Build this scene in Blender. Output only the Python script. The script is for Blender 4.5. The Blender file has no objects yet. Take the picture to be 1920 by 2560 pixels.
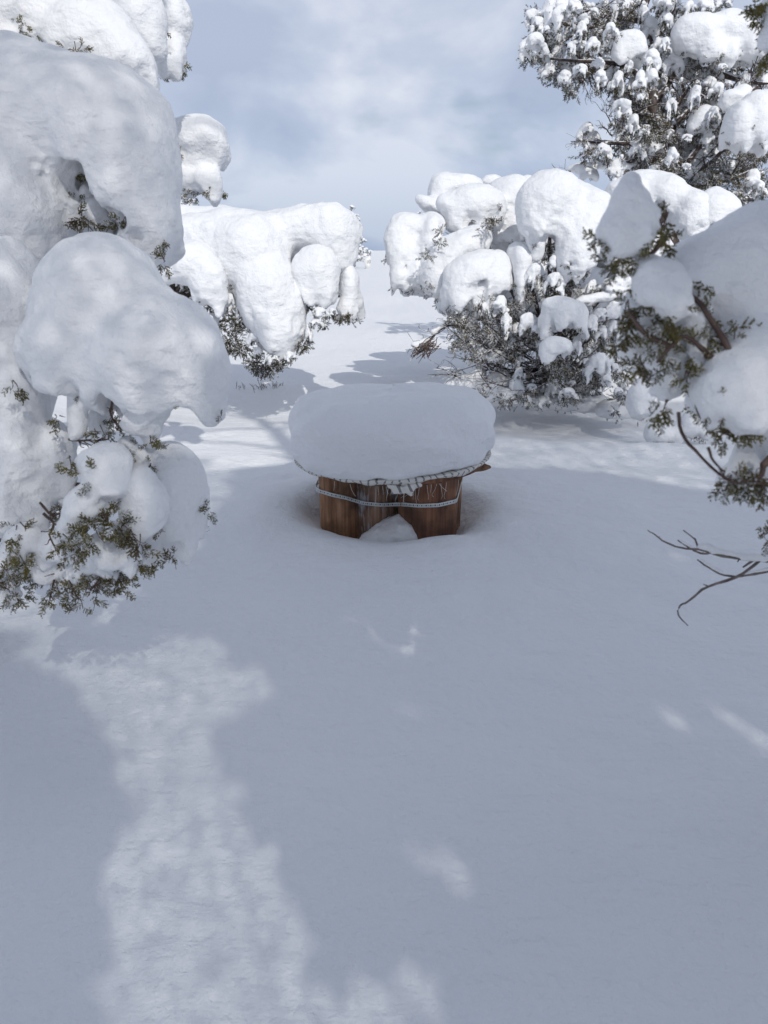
import bpy, math, random
import numpy as np
from mathutils import Vector

rnd = random.Random(7)
rng = np.random.default_rng(11)
S = bpy.context.scene
COL = S.collection
R = math.radians

# ------------------------------------------------------------------ camera
CAM_H = 1.50
PITCH = R(19.4)
FPX = 1848.0                                   # focal length in photo pixels (1920 x 2560)
cam_d = bpy.data.cameras.new('camera')
cam = bpy.data.objects.new('camera', cam_d)
COL.objects.link(cam)
cam.location = (0, 0, CAM_H)
cam.rotation_euler = (math.pi / 2 - PITCH, 0, 0)
cam_d.sensor_fit = 'VERTICAL'
cam_d.sensor_height = 36.0
cam_d.lens = 36.0 * FPX / 2560.0
cam_d.clip_start = 0.05
cam_d.clip_end = 9000
cam_d.dof.use_dof = True
cam_d.dof.focus_distance = 4.3
cam_d.dof.aperture_fstop = 5.0
S.camera = cam

# ------------------------------------------------------------------ light
SUN_EL = R(38)
SUN_AZ = np.array([0.33, -0.944])              # horizontal direction towards the sun (behind the viewer, to the right)
SUN_AZ = SUN_AZ / np.linalg.norm(SUN_AZ)
SUN_DIR = np.array([SUN_AZ[0] * math.cos(SUN_EL), SUN_AZ[1] * math.cos(SUN_EL), math.sin(SUN_EL)])
sun_d = bpy.data.lights.new('sun', 'SUN')
sun_d.energy = 2.55
sun_d.angle = R(0.53)
sun_d.color = (1.0, 0.965, 0.90)
sun = bpy.data.objects.new('sun', sun_d)
COL.objects.link(sun)
sun.rotation_euler = Vector(SUN_DIR).to_track_quat('Z', 'Y').to_euler()

world = bpy.data.worlds.new('World')
S.world = world
world.use_nodes = True
wn = world.node_tree.nodes
wl = world.node_tree.links
wn.clear()


def wnode(t, **kw):
    n = wn.new(t)
    for k, v in kw.items():
        setattr(n, k, v)
    return n


w_out = wnode('ShaderNodeOutputWorld')
w_bg = wnode('ShaderNodeBackground')
w_bg.inputs['Strength'].default_value = 0.075
sky = wnode('ShaderNodeTexSky', sky_type='NISHITA', sun_disc=False)
sky.sun_elevation = SUN_EL
sky.sun_rotation = math.atan2(SUN_AZ[0], SUN_AZ[1])
sky.air_density = 1.0
sky.dust_density = 1.0
tc = wnode('ShaderNodeTexCoord')
sep = wnode('ShaderNodeSeparateXYZ')
wl.new(tc.outputs['Generated'], sep.inputs[0])
# cloud layer seen on a flat deck: direction / (height + c)
addz = wnode('ShaderNodeMath', operation='ADD')
absz = wnode('ShaderNodeMath', operation='ABSOLUTE')
wl.new(sep.outputs['Z'], absz.inputs[0])
wl.new(absz.outputs[0], addz.inputs[0])
addz.inputs[1].default_value = 0.32
dx = wnode('ShaderNodeMath', operation='DIVIDE')
dy = wnode('ShaderNodeMath', operation='DIVIDE')
wl.new(sep.outputs['X'], dx.inputs[0]); wl.new(addz.outputs[0], dx.inputs[1])
wl.new(sep.outputs['Y'], dy.inputs[0]); wl.new(addz.outputs[0], dy.inputs[1])
comb = wnode('ShaderNodeCombineXYZ')
wl.new(dx.outputs[0], comb.inputs[0]); wl.new(dy.outputs[0], comb.inputs[1])
comb.inputs[2].default_value = 3.7
puff = wnode('ShaderNodeMapping')
puff.inputs['Scale'].default_value = (1.0, 1.0, 1.9)
puff.inputs['Location'].default_value = (0.35, 0.2, 0.6)
wl.new(tc.outputs['Generated'], puff.inputs['Vector'])
n1 = wnode('ShaderNodeTexNoise')
n1.inputs['Scale'].default_value = 3.4
n1.inputs['Detail'].default_value = 6
n1.inputs['Roughness'].default_value = 0.5
n1.inputs['Distortion'].default_value = 0.25
wl.new(puff.outputs[0], n1.inputs['Vector'])
r1 = wnode('ShaderNodeValToRGB')
cr = r1.color_ramp
cr.elements[0].position = 0.41; cr.elements[0].color = (5.8, 6.8, 8.9, 1)
cr.elements[1].position = 0.61; cr.elements[1].color = (10.0, 10.6, 11.9, 1)
e = cr.elements.new(0.50); e.color = (7.0, 8.0, 10.0, 1)
wl.new(n1.outputs['Fac'], r1.inputs['Fac'])
# thicker, duller cloud towards the horizon
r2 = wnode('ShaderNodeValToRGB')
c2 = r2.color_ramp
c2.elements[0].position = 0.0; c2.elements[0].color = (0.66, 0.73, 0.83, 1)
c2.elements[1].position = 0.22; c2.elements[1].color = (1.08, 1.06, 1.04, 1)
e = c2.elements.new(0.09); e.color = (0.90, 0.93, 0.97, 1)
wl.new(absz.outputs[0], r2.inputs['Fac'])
mul = wnode('ShaderNodeMix', data_type='RGBA', blend_type='MULTIPLY')
mul.inputs['Factor'].default_value = 1.0
wl.new(r1.outputs['Color'], mul.inputs['A']); wl.new(r2.outputs['Color'], mul.inputs['B'])
# thin places where the clear sky shows
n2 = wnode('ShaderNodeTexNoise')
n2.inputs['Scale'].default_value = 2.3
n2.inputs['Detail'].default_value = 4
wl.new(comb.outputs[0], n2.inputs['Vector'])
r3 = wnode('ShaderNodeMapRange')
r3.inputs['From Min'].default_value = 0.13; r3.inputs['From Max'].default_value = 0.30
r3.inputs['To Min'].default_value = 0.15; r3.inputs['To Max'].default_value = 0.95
# cover thins with height: unseen gaps overhead, widened to dim the ambient light
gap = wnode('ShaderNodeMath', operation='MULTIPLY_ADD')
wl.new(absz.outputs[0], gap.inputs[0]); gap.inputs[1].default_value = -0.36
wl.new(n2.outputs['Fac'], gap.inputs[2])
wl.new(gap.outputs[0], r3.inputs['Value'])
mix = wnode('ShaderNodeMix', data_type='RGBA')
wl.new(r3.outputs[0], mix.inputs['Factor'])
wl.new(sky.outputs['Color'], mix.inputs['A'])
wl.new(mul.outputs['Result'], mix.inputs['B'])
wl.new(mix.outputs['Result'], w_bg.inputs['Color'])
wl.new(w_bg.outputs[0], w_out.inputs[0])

vs = S.view_settings
vs.view_transform = 'Standard'
vs.look = 'None'
vs.exposure = 0.0
vs.gamma = 1.0
vs.use_curve_mapping = False

# ------------------------------------------------------------------ projection helpers
CP, SP = math.cos(PITCH), math.sin(PITCH)


def W(u, v, t):
    """photo pixel (1920 x 2560) at depth t metres along the view axis -> world point"""
    x = (u - 960.0) / FPX
    y = (1280.0 - v) / FPX
    return np.array([x * t, (CP + y * SP) * t, CAM_H + (-SP + y * CP) * t])


def on_ground(u, v, z=0.0):
    x = (u - 960.0) / FPX
    y = (1280.0 - v) / FPX
    dz = -SP + y * CP
    t = (z - CAM_H) / dz
    return np.array([x * t, (CP + y * SP) * t])


class Crop:
    """traced region of the photo: origin and magnification"""
    def __init__(s, u0, v0, m):
        s.u0, s.v0, s.m = u0, v0, m

    def px(s, x, y):
        return s.u0 + x / s.m, s.v0 + y / s.m

    def at(s, x, y, t):
        u, v = s.px(x, y)
        return W(u, v, t)

    def size(s, r, t):
        return r / s.m * t / FPX


K1 = Crop(0, 0, 2.592)
K2 = Crop(0, 560, 2.2125)
K3 = Crop(380, 460, 2.86)
K4 = Crop(940, 400, 2.676)
K5 = Crop(1280, 0, 2.592)
K6 = Crop(1400, 400, 2.633)
K7 = Crop(680, 920, 2.676)
K8 = Crop(1400, 1150, 3.19)
K9 = Crop(840, 480, 6.9125)

# ------------------------------------------------------------------ object helpers
def mesh_np(name, V, F, mat=None, smooth=True):
    V = np.asarray(V, np.float32)
    F = np.asarray(F, np.int32)
    me = bpy.data.meshes.new(name)
    nf, k = F.shape
    me.vertices.add(len(V)); me.vertices.foreach_set('co', V.ravel())
    me.loops.add(nf * k); me.loops.foreach_set('vertex_index', F.ravel())
    me.polygons.add(nf)
    me.polygons.foreach_set('loop_start', np.arange(0, nf * k, k, dtype=np.int32))
    if smooth:
        me.polygons.foreach_set('use_smooth', np.ones(nf, bool))
    me.update(calc_edges=True)
    if mat is not None:
        me.materials.append(mat)
    return me


def add(name, me, parent=None, loc=None):
    o = bpy.data.objects.new(name, me)
    COL.objects.link(o)
    if parent is not None:
        o.parent = parent
    if loc is not None:
        o.location = loc
    return o


def part(name, V, F, mat, parent, smooth=True):
    """part given in world coordinates under a thing that stands at parent.location"""
    V = np.asarray(V, float)
    if parent is not None:
        base = np.array(parent.location)
        if parent.parent is not None:
            base = base + np.array(parent.parent.location)
        V = V - base
    return add(name, mesh_np(name, V, F, mat, smooth), parent)


def thing(name, label, cat, loc, group=None):
    o = bpy.data.objects.new(name, None)
    COL.objects.link(o)
    o.location = loc
    o.empty_display_size = 0.2
    o['label'] = label
    o['category'] = cat
    if group:
        o['group'] = group
    return o


def tag(o, label, cat, group=None):
    o['label'] = label
    o['category'] = cat
    if group:
        o['group'] = group
    return o


# ------------------------------------------------------------------ noise
def lattice_noise(shape, cell, rg):
    """smooth random field on a grid; cell = lattice spacing in samples for each axis"""
    L = None
    mats = []
    ns = []
    for n, c in zip(shape, cell):
        c = max(c, 1.001)
        m = int(n / c) + 3
        t = np.arange(n) / c + rg.random()
        i = np.floor(t).astype(int)
        f = t - i
        f = f * f * (3 - 2 * f)
        A = np.zeros((n, m), np.float32)
        i = np.clip(i, 0, m - 2)
        A[np.arange(n), i] = 1 - f
        A[np.arange(n), i + 1] = f
        mats.append(A)
        ns.append(m)
    L = rg.uniform(-1, 1, ns).astype(np.float32)
    for A in mats:
        L = np.tensordot(L, A, axes=([0], [1]))
    return L


def vnoise2(x, y, seed):
    xi = np.floor(x).astype(np.int64); yi = np.floor(y).astype(np.int64)
    fx = x - xi; fy = y - yi
    fx = fx * fx * fx * (fx * (fx * 6 - 15) + 10); fy = fy * fy * fy * (fy * (fy * 6 - 15) + 10)

    def h(a, b):
        n = (a * 374761393 + b * 668265263 + seed * 974711) & 0xFFFFFFFF
        n = ((n ^ (n >> 13)) * 1274126177) & 0xFFFFFFFF
        n = n ^ (n >> 16)
        return (n & 0xFFFF) / 32767.5 - 1.0
    a = h(xi, yi); b = h(xi + 1, yi); c = h(xi, yi + 1); d = h(xi + 1, yi + 1)
    return (a * (1 - fx) + b * fx) * (1 - fy) + (c * (1 - fx) + d * fx) * fy


# ------------------------------------------------------------------ snow: signed distance fields -> mesh
def surface_nets(f, org, h):
    s = f < 0
    nx, ny, nz = f.shape
    c = np.zeros((nx - 1, ny - 1, nz - 1), np.int8)
    for a in (0, 1):
        for b in (0, 1):
            for d in (0, 1):
                c += s[a:nx - 1 + a, b:ny - 1 + b, d:nz - 1 + d]
    act = (c > 0) & (c < 8)
    I = np.argwhere(act)
    idx = -np.ones(act.shape, np.int32)
    idx[act] = np.arange(len(I))
    acc = np.zeros((len(I), 3)); cnt = np.zeros(len(I))
    corners = [(a, b, d) for a in (0, 1) for b in (0, 1) for d in (0, 1)]
    vals = {q: f[I[:, 0] + q[0], I[:, 1] + q[1], I[:, 2] + q[2]] for q in corners}
    for q in corners:
        for ax in range(3):
            if q[ax] == 0:
                p = list(q); p[ax] = 1; p = tuple(p)
                va, vb = vals[q], vals[p]
                m = (va < 0) != (vb < 0)
                t = va[m] / (va[m] - vb[m])
                pos = np.tile(np.array(q, float), (m.sum(), 1))
                pos[:, ax] += t
                acc[m] += pos
                cnt[m] += 1
    V = (I + acc / cnt[:, None]) * h + org
    F = []
    for ax in range(3):
        o1, o2 = [(1, 2), (2, 0), (0, 1)][ax]
        sl0 = [slice(None)] * 3; sl1 = [slice(None)] * 3
        sl0[ax] = slice(0, -1); sl1[ax] = slice(1, None)
        a, b = s[tuple(sl0)], s[tuple(sl1)]
        ch = a != b
        # keep inner edges only
        E = np.argwhere(ch)
        ok = (E[:, o1] > 0) & (E[:, o1] < f.shape[o1] - 1) & (E[:, o2] > 0) & (E[:, o2] < f.shape[o2] - 1)
        E = E[ok]
        ins = a[tuple(E.T)]

        def cell(d1, d2):
            Q = E.copy(); Q[:, o1] += d1; Q[:, o2] += d2
            return idx[tuple(Q.T)]
        q = np.stack([cell(-1, -1), cell(0, -1), cell(0, 0), cell(-1, 0)], 1)
        q[~ins] = q[~ins][:, ::-1]
        F.append(q)
    return V, np.concatenate(F)


def sdf_mesh(prims, h, k=0.05, amp=0.008, cell=0.10, finger=0.03, fcell=0.08, cuts=(), seed=0, fine=0.0, under=None, rima=0.42):
    """prims: ('e', centre, radii, tilt) or ('c', a, b, ra, rb); smooth union, lumpy noise, drooping fringe below"""
    rg = np.random.default_rng(seed)
    lo = np.full(3, 1e9); hi = -lo
    bb = []
    for p in prims:
        if p[0] == 'e':
            r = np.array(p[2], float)
            if p[3]:
                m = max(r[0], r[2]); rr = np.array([m, r[1], m])
            else:
                rr = r
            a, b = p[1] - rr, p[1] + rr
        else:
            m = max(p[3], p[4])
            a = np.minimum(p[1], p[2]) - m; b = np.maximum(p[1], p[2]) + m
        bb.append((a, b)); lo = np.minimum(lo, a); hi = np.maximum(hi, b)
    pad = amp + finger + fine + 3 * h + 0.3 * k
    lo = lo - pad; hi = hi + pad
    n = np.ceil((hi - lo) / h).astype(int) + 1
    ax = [(lo[i] + np.arange(n[i]) * h).astype(np.float32) for i in range(3)]
    f = np.full(n, 10.0, np.float32)
    if under is not None:      # ragged lower rim of a cap of snow
        fc = fcell / h
        rim = (lattice_noise(f.shape, (fc, fc, fc * 3), rg) + 0.7 * lattice_noise(f.shape, (fc * .45, fc * .45, fc * 2), rg)).astype(np.float32)
    for p, (a, b) in zip(prims, bb):
        m = k + pad
        i0 = np.clip(np.floor((a - m - lo) / h).astype(int), 0, n - 1)
        i1 = np.clip(np.ceil((b + m - lo) / h).astype(int) + 1, 1, n)
        X = ax[0][i0[0]:i1[0], None, None]; Y = ax[1][None, i0[1]:i1[1], None]; Z = ax[2][None, None, i0[2]:i1[2]]
        if p[0] == 'e':
            c = p[1]; r = p[2]
            dx, dy, dz = X - c[0], Y - c[1], Z - c[2]
            if p[3]:
                ca, sa = math.cos(R(p[3])), math.sin(R(p[3]))
                dx, dz = dx * ca + dz * sa, -dx * sa + dz * ca
            q = np.sqrt((dx / r[0]) ** 2 + (dy / r[1]) ** 2 + (dz / r[2]) ** 2)
            g = np.sqrt((dx / r[0] ** 2) ** 2 + (dy / r[1] ** 2) ** 2 + (dz / r[2] ** 2) ** 2) + 1e-6
            d = q * (q - 1) / g
            if under is not None:
                rz = r[2]
                lowp = (c[2] - under * rz - Z) + rima * rz * rim[i0[0]:i1[0], i0[1]:i1[1], i0[2]:i1[2]] - 0.35 * rz * np.clip(1 - ((X - c[0]) / r[0]) ** 2 - ((Y - c[1]) / r[1]) ** 2, 0, 1) * -1
                hs = np.clip(0.5 + 0.5 * (d - lowp * .8) / (0.12 * rz), 0, 1)
                d = lowp * .8 * (1 - hs) + d * hs + 0.12 * rz * hs * (1 - hs)
        else:
            A, B = p[1], p[2]
            D = B - A; L2 = float(D @ D) + 1e-12
            t = ((X - A[0]) * D[0] + (Y - A[1]) * D[1] + (Z - A[2]) * D[2]) / L2
            t = np.clip(t, 0, 1)
            d = np.sqrt((X - A[0] - t * D[0]) ** 2 + (Y - A[1] - t * D[1]) ** 2 + (Z - A[2] - t * D[2]) ** 2) - (p[3] + (p[4] - p[3]) * t)
        g = f[i0[0]:i1[0], i0[1]:i1[1], i0[2]:i1[2]]
        hh = np.clip(0.5 + 0.5 * (g - d) / k, 0, 1)
        f[i0[0]:i1[0], i0[1]:i1[1], i0[2]:i1[2]] = g * (1 - hh) + d * hh - k * hh * (1 - hh)
    for (c, r) in cuts:
        d = np.sqrt((ax[0][:, None, None] - c[0]) ** 2 + ((ax[1][None, :, None] - c[1]) * 0.35) ** 2 + (ax[2][None, None, :] - c[2]) ** 2) - r
        f = np.maximum(f, -d)
    cs = cell / h
    f += amp * lattice_noise(f.shape, (cs, cs, cs), rg)
    f += amp * 0.45 * lattice_noise(f.shape, (cs * .45,) * 3, rg)
    if fine:
        f += fine * lattice_noise(f.shape, (1.7, 1.7, 1.7), rg)
    f += amp * 0.22 * lattice_noise(f.shape, (cs * .2,) * 3, rg)
    if finger:
        fc = fcell / h
        g = np.gradient(f, axis=2) / h
        w = np.clip(0.25 - 1.1 * g, 0, 1)
        z = np.clip((lo[2] + 0.8 * (hi[2] - lo[2]) - ax[2]) / (0.5 * (hi[2] - lo[2])), 0, 1)[None, None, :]
        w = w * (3 - 2 * w) * w * z
        f += (finger * w * (lattice_noise(f.shape, (fc, fc, fc * 2.4), rg) + 0.7 * lattice_noise(f.shape, (fc * .45, fc * .45, fc * 1.2), rg) + 0.1)).astype(np.float32)
    # closed at the border of the grid
    f[0] = f[-1] = 1; f[:, 0] = f[:, -1] = 1; f[:, :, 0] = f[:, :, -1] = 1
    return surface_nets(f, lo, h)


def pieces(V, F, least=60):
    lab = np.arange(len(V))
    while True:
        m = lab[F].min(1)
        new = lab.copy()
        for i in range(4):
            np.minimum.at(new, F[:, i], m)
        new = new[new]; new = new[new]
        if (new == lab).all():
            break
        lab = new
    out = []
    for r, n in zip(*np.unique(lab, return_counts=True)):
        if n < least:
            continue
        keep = lab == r
        ix = np.cumsum(keep) - 1
        out.append((V[keep], ix[F[keep[F[:, 0]]]]))
    out.sort(key=lambda q: -len(q[0]))
    return out


def normals(V, F):
    a = V[F[:, 2]] - V[F[:, 0]]; b = V[F[:, 3]] - V[F[:, 1]]
    fn = np.cross(a, b)
    N = np.zeros_like(V)
    for i in range(4):
        np.add.at(N, F[:, i], fn)
    return N / (np.linalg.norm(N, axis=1, keepdims=True) + 1e-12)


def E(K, x, y, rx, ry, t, tilt=0, rd=None, dd=0.0):
    """ellipsoid traced in a crop, at depth t"""
    t = t + dd
    c = K.at(x, y, t)
    a, b = K.size(rx, t), K.size(ry, t)
    return ('e', c, np.array([a, rd if rd else 0.55 * (a + b) * (1.0 if rx < 2 * ry else 0.8), b]), tilt)


def C(K, x0, y0, x1, y1, r0, r1, t, t1=None):
    t1 = t if t1 is None else t1
    return ('c', K.at(x0, y0, t), K.at(x1, y1, t1), K.size(r0, t), K.size(r1, t1))


# ------------------------------------------------------------------ materials
def mat_new(name):
    m = bpy.data.materials.new(name)
    m.use_nodes = True
    nt = m.node_tree
    b = nt.nodes['Principled BSDF']
    return m, nt.nodes, nt.links, b


def snow_mat(name, grain, wind=0.0, sss=0.0):
    m, N, L, b = mat_new(name)
    b.inputs['Base Color'].default_value = (0.81, 0.82, 0.84, 1)
    b.inputs['Roughness'].default_value = 0.62
    b.inputs['Specular IOR Level'].default_value = 0.25
    if sss:
        b.inputs['Subsurface Weight'].default_value = sss
        b.inputs['Subsurface Radius'].default_value = (0.6, 0.8, 1.0)
        b.inputs['Subsurface Scale'].default_value = 0.03
    geo = N.new('ShaderNodeNewGeometry')
    a = N.new('ShaderNodeTexNoise'); a.inputs['Scale'].default_value = 26 / grain; a.inputs['Detail'].default_value = 4; a.inputs['Roughness'].default_value = 0.6
    L.new(geo.outputs['Position'], a.inputs['Vector'])
    c = N.new('ShaderNodeTexNoise'); c.inputs['Scale'].default_value = 150 / grain; c.inputs['Detail'].default_value = 2; c.inputs['Roughness'].default_value = 0.7
    L.new(geo.outputs['Position'], c.inputs['Vector'])
    bp = N.new('ShaderNodeBump'); bp.inputs['Strength'].default_value = 0.7; bp.inputs['Distance'].default_value = 0.015 * grain
    L.new(a.outputs['Fac'], bp.inputs['Height'])
    bp2 = N.new('ShaderNodeBump'); bp2.inputs['Strength'].default_value = 0.6; bp2.inputs['Distance'].default_value = 0.0032 * grain
    L.new(c.outputs['Fac'], bp2.inputs['Height'])
    L.new(bp.outputs['Normal'], bp2.inputs['Normal'])
    sw = N.new('ShaderNodeMapping'); sw.inputs['Rotation'].default_value = (R(20), R(35), 0); sw.inputs['Scale'].default_value = (5 / grain, 5 / grain, 13 / grain)
    L.new(geo.outputs['Position'], sw.inputs['Vector'])
    sn = N.new('ShaderNodeTexNoise'); sn.inputs['Scale'].default_value = 1.0; sn.inputs['Detail'].default_value = 3
    L.new(sw.outputs[0], sn.inputs['Vector'])
    bp0 = N.new('ShaderNodeBump'); bp0.inputs['Strength'].default_value = 0.6; bp0.inputs['Distance'].default_value = 0.034 * grain
    L.new(sn.outputs['Fac'], bp0.inputs['Height']); L.new(bp0.outputs['Normal'], bp.inputs['Normal'])
    last = bp2
    if wind:
        mp = N.new('ShaderNodeMapping')
        mp.inputs['Rotation'].default_value = (0, 0, R(-28))
        mp.inputs['Scale'].default_value = (3.0, 11.0, 3.0)
        L.new(geo.outputs['Position'], mp.inputs['Vector'])
        w = N.new('ShaderNodeTexNoise'); w.inputs['Scale'].default_value = 1.0; w.inputs['Detail'].default_value = 5; w.inputs['Roughness'].default_value = 0.55
        L.new(mp.outputs[0], w.inputs['Vector'])
        bp3 = N.new('ShaderNodeBump'); bp3.inputs['Strength'].default_value = wind; bp3.inputs['Distance'].default_value = 0.03
        L.new(w.outputs['Fac'], bp3.inputs['Height'])
        L.new(bp2.outputs['Normal'], bp3.inputs['Normal'])
        last = bp3
    L.new(last.outputs['Normal'], b.inputs['Normal'])
    # single ice crystals turned to the light
    vo = N.new('ShaderNodeTexVoronoi'); vo.feature = 'F1'; vo.inputs['Scale'].default_value = 170
    L.new(geo.outputs['Position'], vo.inputs['Vector'])
    sp = N.new('ShaderNodeSeparateColor')
    L.new(vo.outputs['Color'], sp.inputs[0])
    gt = N.new('ShaderNodeMath'); gt.operation = 'GREATER_THAN'; gt.inputs[1].default_value = 0.985
    L.new(sp.outputs[0], gt.inputs[0])
    dl = N.new('ShaderNodeMath'); dl.operation = 'LESS_THAN'; dl.inputs[1].default_value = 0.3
    L.new(vo.outputs['Distance'], dl.inputs[0])
    mu = N.new('ShaderNodeMath'); mu.operation = 'MULTIPLY'
    L.new(gt.outputs[0], mu.inputs[0]); L.new(dl.outputs[0], mu.inputs[1])
    mr = N.new('ShaderNodeMapRange'); mr.inputs['To Min'].default_value = 0.62; mr.inputs['To Max'].default_value = 0.22
    L.new(mu.outputs[0], mr.inputs['Value'])
    L.new(mr.outputs[0], b.inputs['Roughness'])
    return m


M_SNOW_N = snow_mat('snow_near', 1.0, sss=0.0)
M_SNOW = snow_mat('snow_on_branches', 2.0)
M_GROUND = snow_mat('snow_ground', 1.0, wind=0.5)


def leaf_mat(name, cols, scale, dust=0.0):
    m, N, L, b = mat_new(name)
    geo = N.new('ShaderNodeNewGeometry')
    a = N.new('ShaderNodeTexNoise'); a.inputs['Scale'].default_value = scale; a.inputs['Detail'].default_value = 3
    L.new(geo.outputs['Position'], a.inputs['Vector'])
    r = N.new('ShaderNodeValToRGB')
    r.color_ramp.elements[0].position = 0.32; r.color_ramp.elements[0].color = (*cols[0], 1)
    r.color_ramp.elements[1].position = 0.70; r.color_ramp.elements[1].color = (*cols[2], 1)
    e = r.color_ramp.elements.new(0.5); e.color = (*cols[1], 1)
    L.new(a.outputs['Fac'], r.inputs['Fac'])
    L.new(r.outputs['Color'], b.inputs['Base Color'])
    if dust:        # snow caught on the upper side of the leaves
        sz = N.new('ShaderNodeSeparateXYZ'); L.new(geo.outputs['True Normal'], sz.inputs[0])
        dn = N.new('ShaderNodeTexNoise'); dn.inputs['Scale'].default_value = 16; dn.inputs['Detail'].default_value = 2
        L.new(geo.outputs['Position'], dn.inputs['Vector'])
        ds = N.new('ShaderNodeMath'); ds.operation = 'MULTIPLY_ADD'; ds.inputs[1].default_value = 2.2
        L.new(dn.outputs['Fac'], ds.inputs[0]); L.new(sz.outputs['Z'], ds.inputs[2])
        dm = N.new('ShaderNodeMapRange'); dm.inputs['From Min'].default_value = 1.75 - dust; dm.inputs['From Max'].default_value = 1.95 - dust
        L.new(ds.outputs[0], dm.inputs['Value'])
        dx_ = N.new('ShaderNodeMix'); dx_.data_type = 'RGBA'
        L.new(dm.outputs[0], dx_.inputs['Factor']); L.new(r.outputs['Color'], dx_.inputs['A']); dx_.inputs['B'].default_value = (0.82, 0.83, 0.86, 1)
        L.new(dx_.outputs['Result'], b.inputs['Base Color'])
    b.inputs['Roughness'].default_value = 0.55
    b.inputs['Specular IOR Level'].default_value = 0.3
    return m


M_LEAF_N = leaf_mat('juniper_leaf_near', [(0.085, 0.060, 0.026), (0.125, 0.108, 0.032), (0.20, 0.168, 0.045)], 9, 0.05)
M_LEAF = leaf_mat('juniper_leaf', [(0.062, 0.044, 0.028), (0.078, 0.064, 0.030), (0.125, 0.102, 0.038)], 5, 0.33)
M_BARK = leaf_mat('juniper_bark', [(0.035, 0.024, 0.022), (0.060, 0.042, 0.036), (0.11, 0.085, 0.075)], 25, 0.2)
M_BARK_N = leaf_mat('juniper_bark_near', [(0.050, 0.030, 0.026), (0.085, 0.055, 0.045), (0.14, 0.10, 0.085)], 25)
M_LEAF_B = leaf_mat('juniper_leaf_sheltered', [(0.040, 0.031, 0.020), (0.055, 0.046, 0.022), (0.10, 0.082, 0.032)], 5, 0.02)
M_TWIG_RED = leaf_mat('red_brown_twig', [(0.085, 0.055, 0.045), (0.115, 0.078, 0.064), (0.155, 0.115, 0.098)], 14)
M_TWIG_GREY = leaf_mat('grey_dead_bark', [(0.10, 0.078, 0.072), (0.16, 0.13, 0.12), (0.27, 0.23, 0.215)], 30)


def wood_mat(name, dark, mid, light, frost=0.0):
    m, N, L, b = mat_new(name)
    tc = N.new('ShaderNodeTexCoord')
    mp = N.new('ShaderNodeMapping'); mp.inputs['Scale'].default_value = (22, 22, 1.1)
    L.new(tc.outputs['Object'], mp.inputs['Vector'])
    a = N.new('ShaderNodeTexNoise'); a.inputs['Scale'].default_value = 1.6; a.inputs['Detail'].default_value = 7; a.inputs['Roughness'].default_value = 0.62
    L.new(mp.outputs[0], a.inputs['Vector'])
    r = N.new('ShaderNodeValToRGB')
    r.color_ramp.elements[0].position = 0.30; r.color_ramp.elements[0].color = (*dark, 1)
    r.color_ramp.elements[1].position = 0.72; r.color_ramp.elements[1].color = (*light, 1)
    e = r.color_ramp.elements.new(0.5); e.color = (*mid, 1)
    L.new(a.outputs['Fac'], r.inputs['Fac'])
    # weathering blotches
    c = N.new('ShaderNodeTexNoise'); c.inputs['Scale'].default_value = 7; c.inputs['Detail'].default_value = 4
    L.new(tc.outputs['Object'], c.inputs['Vector'])
    mr = N.new('ShaderNodeMapRange'); mr.inputs['From Min'].default_value = 0.42; mr.inputs['From Max'].default_value = 0.66
    mr.inputs['To Max'].default_value = 0.75
    L.new(c.outputs['Fac'], mr.inputs['Value'])
    mx = N.new('ShaderNodeMix'); mx.data_type = 'RGBA'
    L.new(mr.outputs[0], mx.inputs['Factor']); L.new(r.outputs['Color'], mx.inputs['A'])
    mx.inputs['B'].default_value = (*[q * 0.6 for q in dark], 1)
    L.new(mx.outputs['Result'], b.inputs['Base Color'])
    if frost:      # rime blown into the grain
        mp2 = N.new('ShaderNodeMapping'); mp2.inputs['Scale'].default_value = (95, 95, 12)
        L.new(tc.outputs['Object'], mp2.inputs['Vector'])
        fr = N.new('ShaderNodeTexNoise'); fr.inputs['Scale'].default_value = 1.0; fr.inputs['Detail'].default_value = 4
        L.new(mp2.outputs[0], fr.inputs['Vector'])
        fb = N.new('ShaderNodeTexNoise'); fb.inputs['Scale'].default_value = 9.0; fb.inputs['Detail'].default_value = 2
        L.new(tc.outputs['Object'], fb.inputs['Vector'])
        ad = N.new('ShaderNodeMath'); ad.operation = 'ADD'; L.new(fr.outputs['Fac'], ad.inputs[0]); L.new(fb.outputs['Fac'], ad.inputs[1])
        fm = N.new('ShaderNodeMapRange'); fm.inputs['From Min'].default_value = 1.02; fm.inputs['From Max'].default_value = 1.22; fm.inputs['To Max'].default_value = frost
        L.new(ad.outputs[0], fm.inputs['Value'])
        mf = N.new('ShaderNodeMix'); mf.data_type = 'RGBA'
        L.new(fm.outputs[0], mf.inputs['Factor']); L.new(mx.outputs['Result'], mf.inputs['A']); mf.inputs['B'].default_value = (0.62, 0.65, 0.70, 1)
        L.new(mf.outputs['Result'], b.inputs['Base Color'])
    bp = N.new('ShaderNodeBump'); bp.inputs['Strength'].default_value = 0.7; bp.inputs['Distance'].default_value = 0.006
    L.new(a.outputs['Fac'], bp.inputs['Height']); L.new(bp.outputs['Normal'], b.inputs['Normal'])
    b.inputs['Roughness'].default_value = 0.75
    return m


M_WOOD = wood_mat('weathered_log', (0.12, 0.058, 0.030), (0.32, 0.165, 0.085), (0.45, 0.265, 0.155))
M_WOOD_D = wood_mat('weathered_log_dark', (0.075, 0.033, 0.019), (0.22, 0.096, 0.050), (0.32, 0.165, 0.092))
M_WOOD_G = wood_mat('weathered_log_grey', (0.11, 0.064, 0.044), (0.30, 0.18, 0.115), (0.42, 0.30, 0.23), 0.45)

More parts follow.
